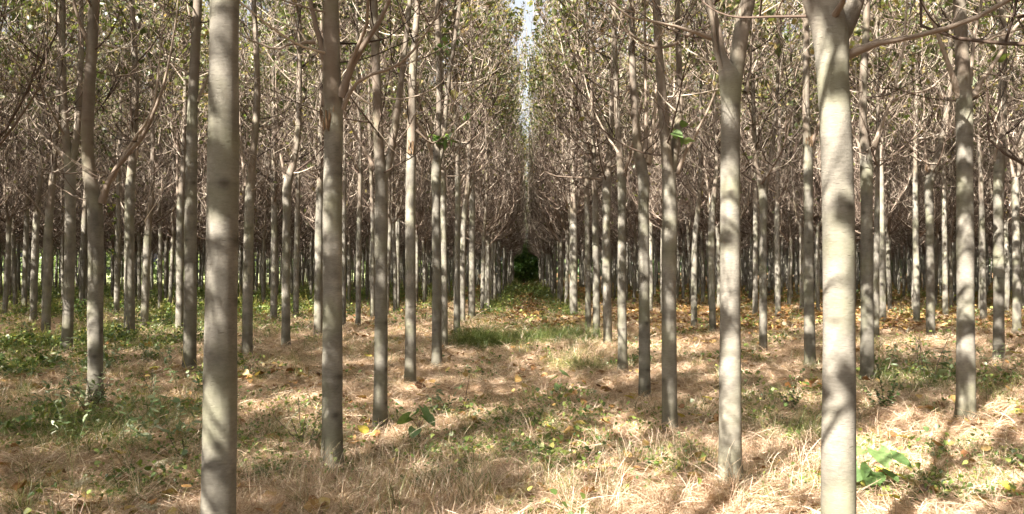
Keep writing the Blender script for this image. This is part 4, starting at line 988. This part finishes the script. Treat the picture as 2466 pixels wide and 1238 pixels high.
def sprout(px, py, leaf_px, lf, label, seed, mat='fresh'):
    """broad leaves on stalks; leaf_px = where each leaf sits in the photo"""
    r = np.random.default_rng(seed); x, y = ground_at(px, py); s = y / F; g = float(gz(x, y)); root = empty('broad_leaf_seedling', (x, y, g))
    P = []; pos = []
    for (lx, ly, k) in leaf_px:
        e = np.array([(lx - VX) * s - x, r.uniform(-.1, .1), H + (HY - ly) * s - g]); P.append(spline(np.array([[0, 0, -.02], [e[0] * .3, e[1] * .3, max(.05, e[2] * .75)], e]), 7)); pos.append(e)
    mb = MeshB(); tubes(mb, np.array(P), np.full((len(P), 7), .004) * np.linspace(1, .6, 7), 5, r.uniform(.3, .6, len(P))); link('stem', mb.mesh('stem', M['twig']), root)
    n = len(pos); yaw = np.array([k for _, _, k in leaf_px])
    # a fine heart-shaped blade: 5x7 grid
    for i in range(n):
        U, Wd = np.meshgrid(np.linspace(-1, 1, 7), np.linspace(0, 1, 9))
        half = .52 * np.sin(np.clip(Wd * .93 + .07, 0, 1) ** .62 * PI) ** .8 + .02 * (1 - Wd)
        X = U * half; Yv = Wd * 1.05 - .16 * np.abs(U) ** 1.5 * (1 - Wd) ** 3 * 2; Z = .16 * np.abs(U) ** 1.6 * half - .22 * Wd ** 2 + .02 * np.sin(U * 5 + Wd * 9)
        V = np.stack([X, Yv, Z], -1).reshape(-1, 3) * lf * r.uniform(.8, 1.15)
        pitch = r.normal(-.55, .22); yw = yaw[i]; roll = r.normal(0, .35)
        V = V @ np.array([[math.cos(roll), 0, -math.sin(roll)], [0, 1, 0], [math.sin(roll), 0, math.cos(roll)]])
        V = V @ np.array([[1, 0, 0], [0, math.cos(pitch), math.sin(pitch)], [0, -math.sin(pitch), math.cos(pitch)]])
        V = V @ np.array([[math.cos(yw), math.sin(yw), 0], [-math.sin(yw), math.cos(yw), 0], [0, 0, 1]])
        a, b = np.meshgrid(np.arange(8), np.arange(6), indexing='ij'); q = np.stack([a * 7 + b, a * 7 + b + 1, (a + 1) * 7 + b + 1, (a + 1) * 7 + b], -1).reshape(-1, 4)
        mb = MeshB(); mb.add(V + pos[i], q, None, r.uniform(.3, .9)); link('leaf', mb.mesh('leaf', M[mat]), root)
    tag(root, label, 'seedling', 'broad leaved seedlings in the grass'); return root
sprout(2075, 1185, [(2078, 1085, 2.0), (2098, 1078, 3.3), (2085, 1125, 2.6), (2130, 1088, 3.9), (2120, 1130, 3.5), (2052, 1120, 1.9)], .175, 'big green heart shaped leaves growing right of the brightest thick trunk', 51)
sprout(1010, 1055, [(1000, 998, 2.2), (1018, 983, 3.9), (985, 1005, 1.8), (1003, 1028, 3.0), (1026, 1002, 4.2)], .125, 'dark heart leaved seedling right of the low V fork tree', 52)
sprout(1350, 945, [(1353, 895, -1.0), (1340, 908, 1.5), (1345, 925, 2.6)], .13, 'small heart leaved seedling alone in the open middle grass', 53)
sprout(1335, 1062, [(1338, 1045, -1.3), (1325, 1050, 1.5)], .10, 'pale low seedling lying in the grass of the centre foreground', 54)

def fallen(px, py, size, rz, label, seed, mat='yellow'):
    r = np.random.default_rng(seed); x, y = ground_at(px, py)
    U, Wd = np.meshgrid(np.linspace(-1, 1, 7), np.linspace(0, 1, 8))
    half = .5 * np.sin(np.clip(Wd * .93 + .07, 0, 1) ** .62 * PI) ** .8 + .015
    Z = .25 * np.abs(U) ** 1.5 * half + .10 * np.sin(Wd * 3 + r.uniform(0, 6)) + .05 * np.sin(U * 4 + r.uniform(0, 6))
    V = np.stack([U * half, Wd, Z], -1).reshape(-1, 3) * size
    a, b = np.meshgrid(np.arange(7), np.arange(6), indexing='ij'); q = np.stack([a * 7 + b, a * 7 + b + 1, (a + 1) * 7 + b + 1, (a + 1) * 7 + b], -1).reshape(-1, 4)
    mb = MeshB(); mb.add(V, q, None, r.uniform(0, 1)); tubes(mb, np.array([[[0, 0, 0], [.01, -.2 * size, .01], [.02, -.45 * size, .0]]]), np.full((1, 3), .0015), 4, [0])
    o = link('fallen_leaf', mb.mesh('fallen_leaf', M[mat])); o.location = (x, y, float(gz(x, y)) + .075); o.rotation_euler = (r.uniform(.1, .5), r.uniform(-.3, .3), rz)
    tag(o, label, 'fallen leaf', 'large fallen leaves lying on the grass'); return o
for i, (px, py, s_, rz, lab, mt) in enumerate([
    (288, 1118, .11, 1.3, 'yellow fallen leaf lying alone in the shaded left foreground', 'yellow'),
    (366, 915, .15, .4, 'yellow fallen leaf between the bowed tree and the reddish trunk', 'yellow'),
    (350, 975, .13, 1.9, 'dull yellow fallen leaf below the one between bowed and reddish trees', 'yellow'),
    (893, 872, .15, 1.2, 'yellow leaf touching the left side of the low V fork tree', 'yellow'),
    (1525, 955, .14, 1.7, 'pale yellow leaf at the foot of the spray topped trunk', 'yellow'),
    (1705, 962, .13, .6, 'yellow leaf left of the big two limbed trunk', 'yellow'),
    (1640, 1008, .12, 2.2, 'yellow leaf just right of the foot of the narrow V tree', 'yellow'),
    (1685, 1005, .11, 1.1, 'smaller yellow leaf between the narrow V tree and the big two limbed trunk', 'yellow'),
    (1336, 1048, .12, .9, 'pale green yellow leaf in the middle of the foreground grass', 'yellow'),
    (1305, 1052, .10, 2.5, 'golden crumpled leaf left of the pale leaf in the middle foreground', 'litter'),
    (2440, 862, .17, 1.4, 'bright yellow leaf right of the sun streaked trunk', 'yellow'),
    (2440, 1016, .14, .3, 'yellow leaf on the straw at the right edge', 'yellow'),
    (2178, 1066, .12, 1.6, 'green yellow leaf above the big heart leaved seedling', 'yellow'),
    (2122, 1162, .11, .2, 'yellow leaf just under the big heart leaves', 'yellow'),
    (2172, 1174, .09, 1.2, 'round pale yellow leaf right of the one under the big heart leaves', 'yellow'),
    (2148, 1226, .13, 1.5, 'brownish yellow leaf lowest at the bottom edge on the right', 'yellow'),
    (2425, 1195, .12, .8, 'pale leaf in the bottom right corner', 'yellow'),
    (1520, 1172, .10, .8, 'orange brown leaf in the foreground left of the two limbed trunk', 'litter'),
    (1545, 1150, .10, 2.1, 'small rust coloured leaf behind the orange brown foreground leaf', 'litter'),
    (1462, 1095, .13, 1.0, 'brown curled leaf in the centre foreground, right of the green patch', 'litter'),
    (1015, 945, .16, .5, 'large tan leaf standing in the grass right of the splintered trunk', 'litter'),
    (1018, 962, .14, 2.7, 'rusty brown leaf under the tan one right of the splintered trunk', 'litter'),
    (880, 1050, .13, 1.0, 'pale yellow leaf left of the foot of the low V fork tree', 'yellow'),
    (850, 1075, .12, .1, 'golden leaf on the straw right of the scarred trunk', 'litter'),
    (2250, 1085, .11, 1.9, 'tan leaf on the straw right of the big heart leaves', 'litter'),
    (2005, 760, .18, 1.0, 'pale leaf caught on the brightest thick trunk side ground', 'yellow')][:25]):
    fallen(px, py, s_, rz, lab, 60 + i, mt)

def dry_stalk(px, py, tipx, tipy, label, seed, fluffy=True):
    r = np.random.default_rng(seed); x, y = ground_at(px, py); s = y / F; g = float(gz(x, y)); root = empty('dry_stalk', (x, y, g))
    e = np.array([(tipx - VX) * s - x, r.uniform(-.1, .1), max(.06, H + (HY - tipy) * s - g)])
    P = spline(np.array([[0, 0, -.01], [e[0] * .45, e[1] * .5, e[2] * .62 + .03], e]), 9)
    mb = MeshB(); tubes(mb, P[None], np.linspace(.003, .0012, 9)[None], 5, [.7]); link('stem', mb.mesh('stem', M['stalk']), root)
    n = 260 if fluffy else 70
    t = r.uniform(.72, 1.0, n); i = (t * 8).astype(int).clip(0, 7); f = (t * 8 - i)[:, None]; q = P[i] * (1 - f) + P[i + 1] * f
    mb = MeshB(); leaves(mb, q + r.normal(0, .010 if fluffy else .004, q.shape), np.full(n, .016 if fluffy else .010), r, r.uniform(0, 1, n), .9, NARROW * [2.5, 1, 1]); link('seed_head', mb.mesh('seed_head', M['fluff'], False), root)
    tag(root, label, 'dry stalk', 'dry seeding stalks in the foreground'); return root
dry_stalk(120, 1235, 222, 1150, 'leaning dry stalk with a fluffy head in the lower left corner', 71)
dry_stalk(230, 1195, 425, 1110, 'long low dry stalk with a fluffy plume pointing at the thickest near trunk', 72)
dry_stalk(255, 1255, 375, 1222, 'fluffy dry seed head at the bottom edge, left of the thickest near trunk', 73)
dry_stalk(720, 1215, 735, 1010, 'tall thin dry grass stalk left of the scarred trunk', 74, False)
dry_stalk(760, 1160, 822, 1062, 'thin arching dry stalk crossing the foot of the scarred trunk', 75, False)
dry_stalk(1095, 1075, 1185, 990, 'dry stalk with pale seeds leaning right in the open centre grass', 76, False)
dry_stalk(930, 1100, 1060, 1010, 'dry stalk leaning right in front of the heart leaved seedling', 77, False)
dry_stalk(1505, 1236, 1468, 1150, 'bent dry stalk in the bottom centre right foreground', 78, False)
dry_stalk(1140, 1120, 1080, 1040, 'pale arched dry stalk leaning left in the centre foreground', 79, False)
dry_stalk(2190, 1060, 2235, 1010, 'short dry stalk in the bright straw left of the large right edge trunk', 80, False)
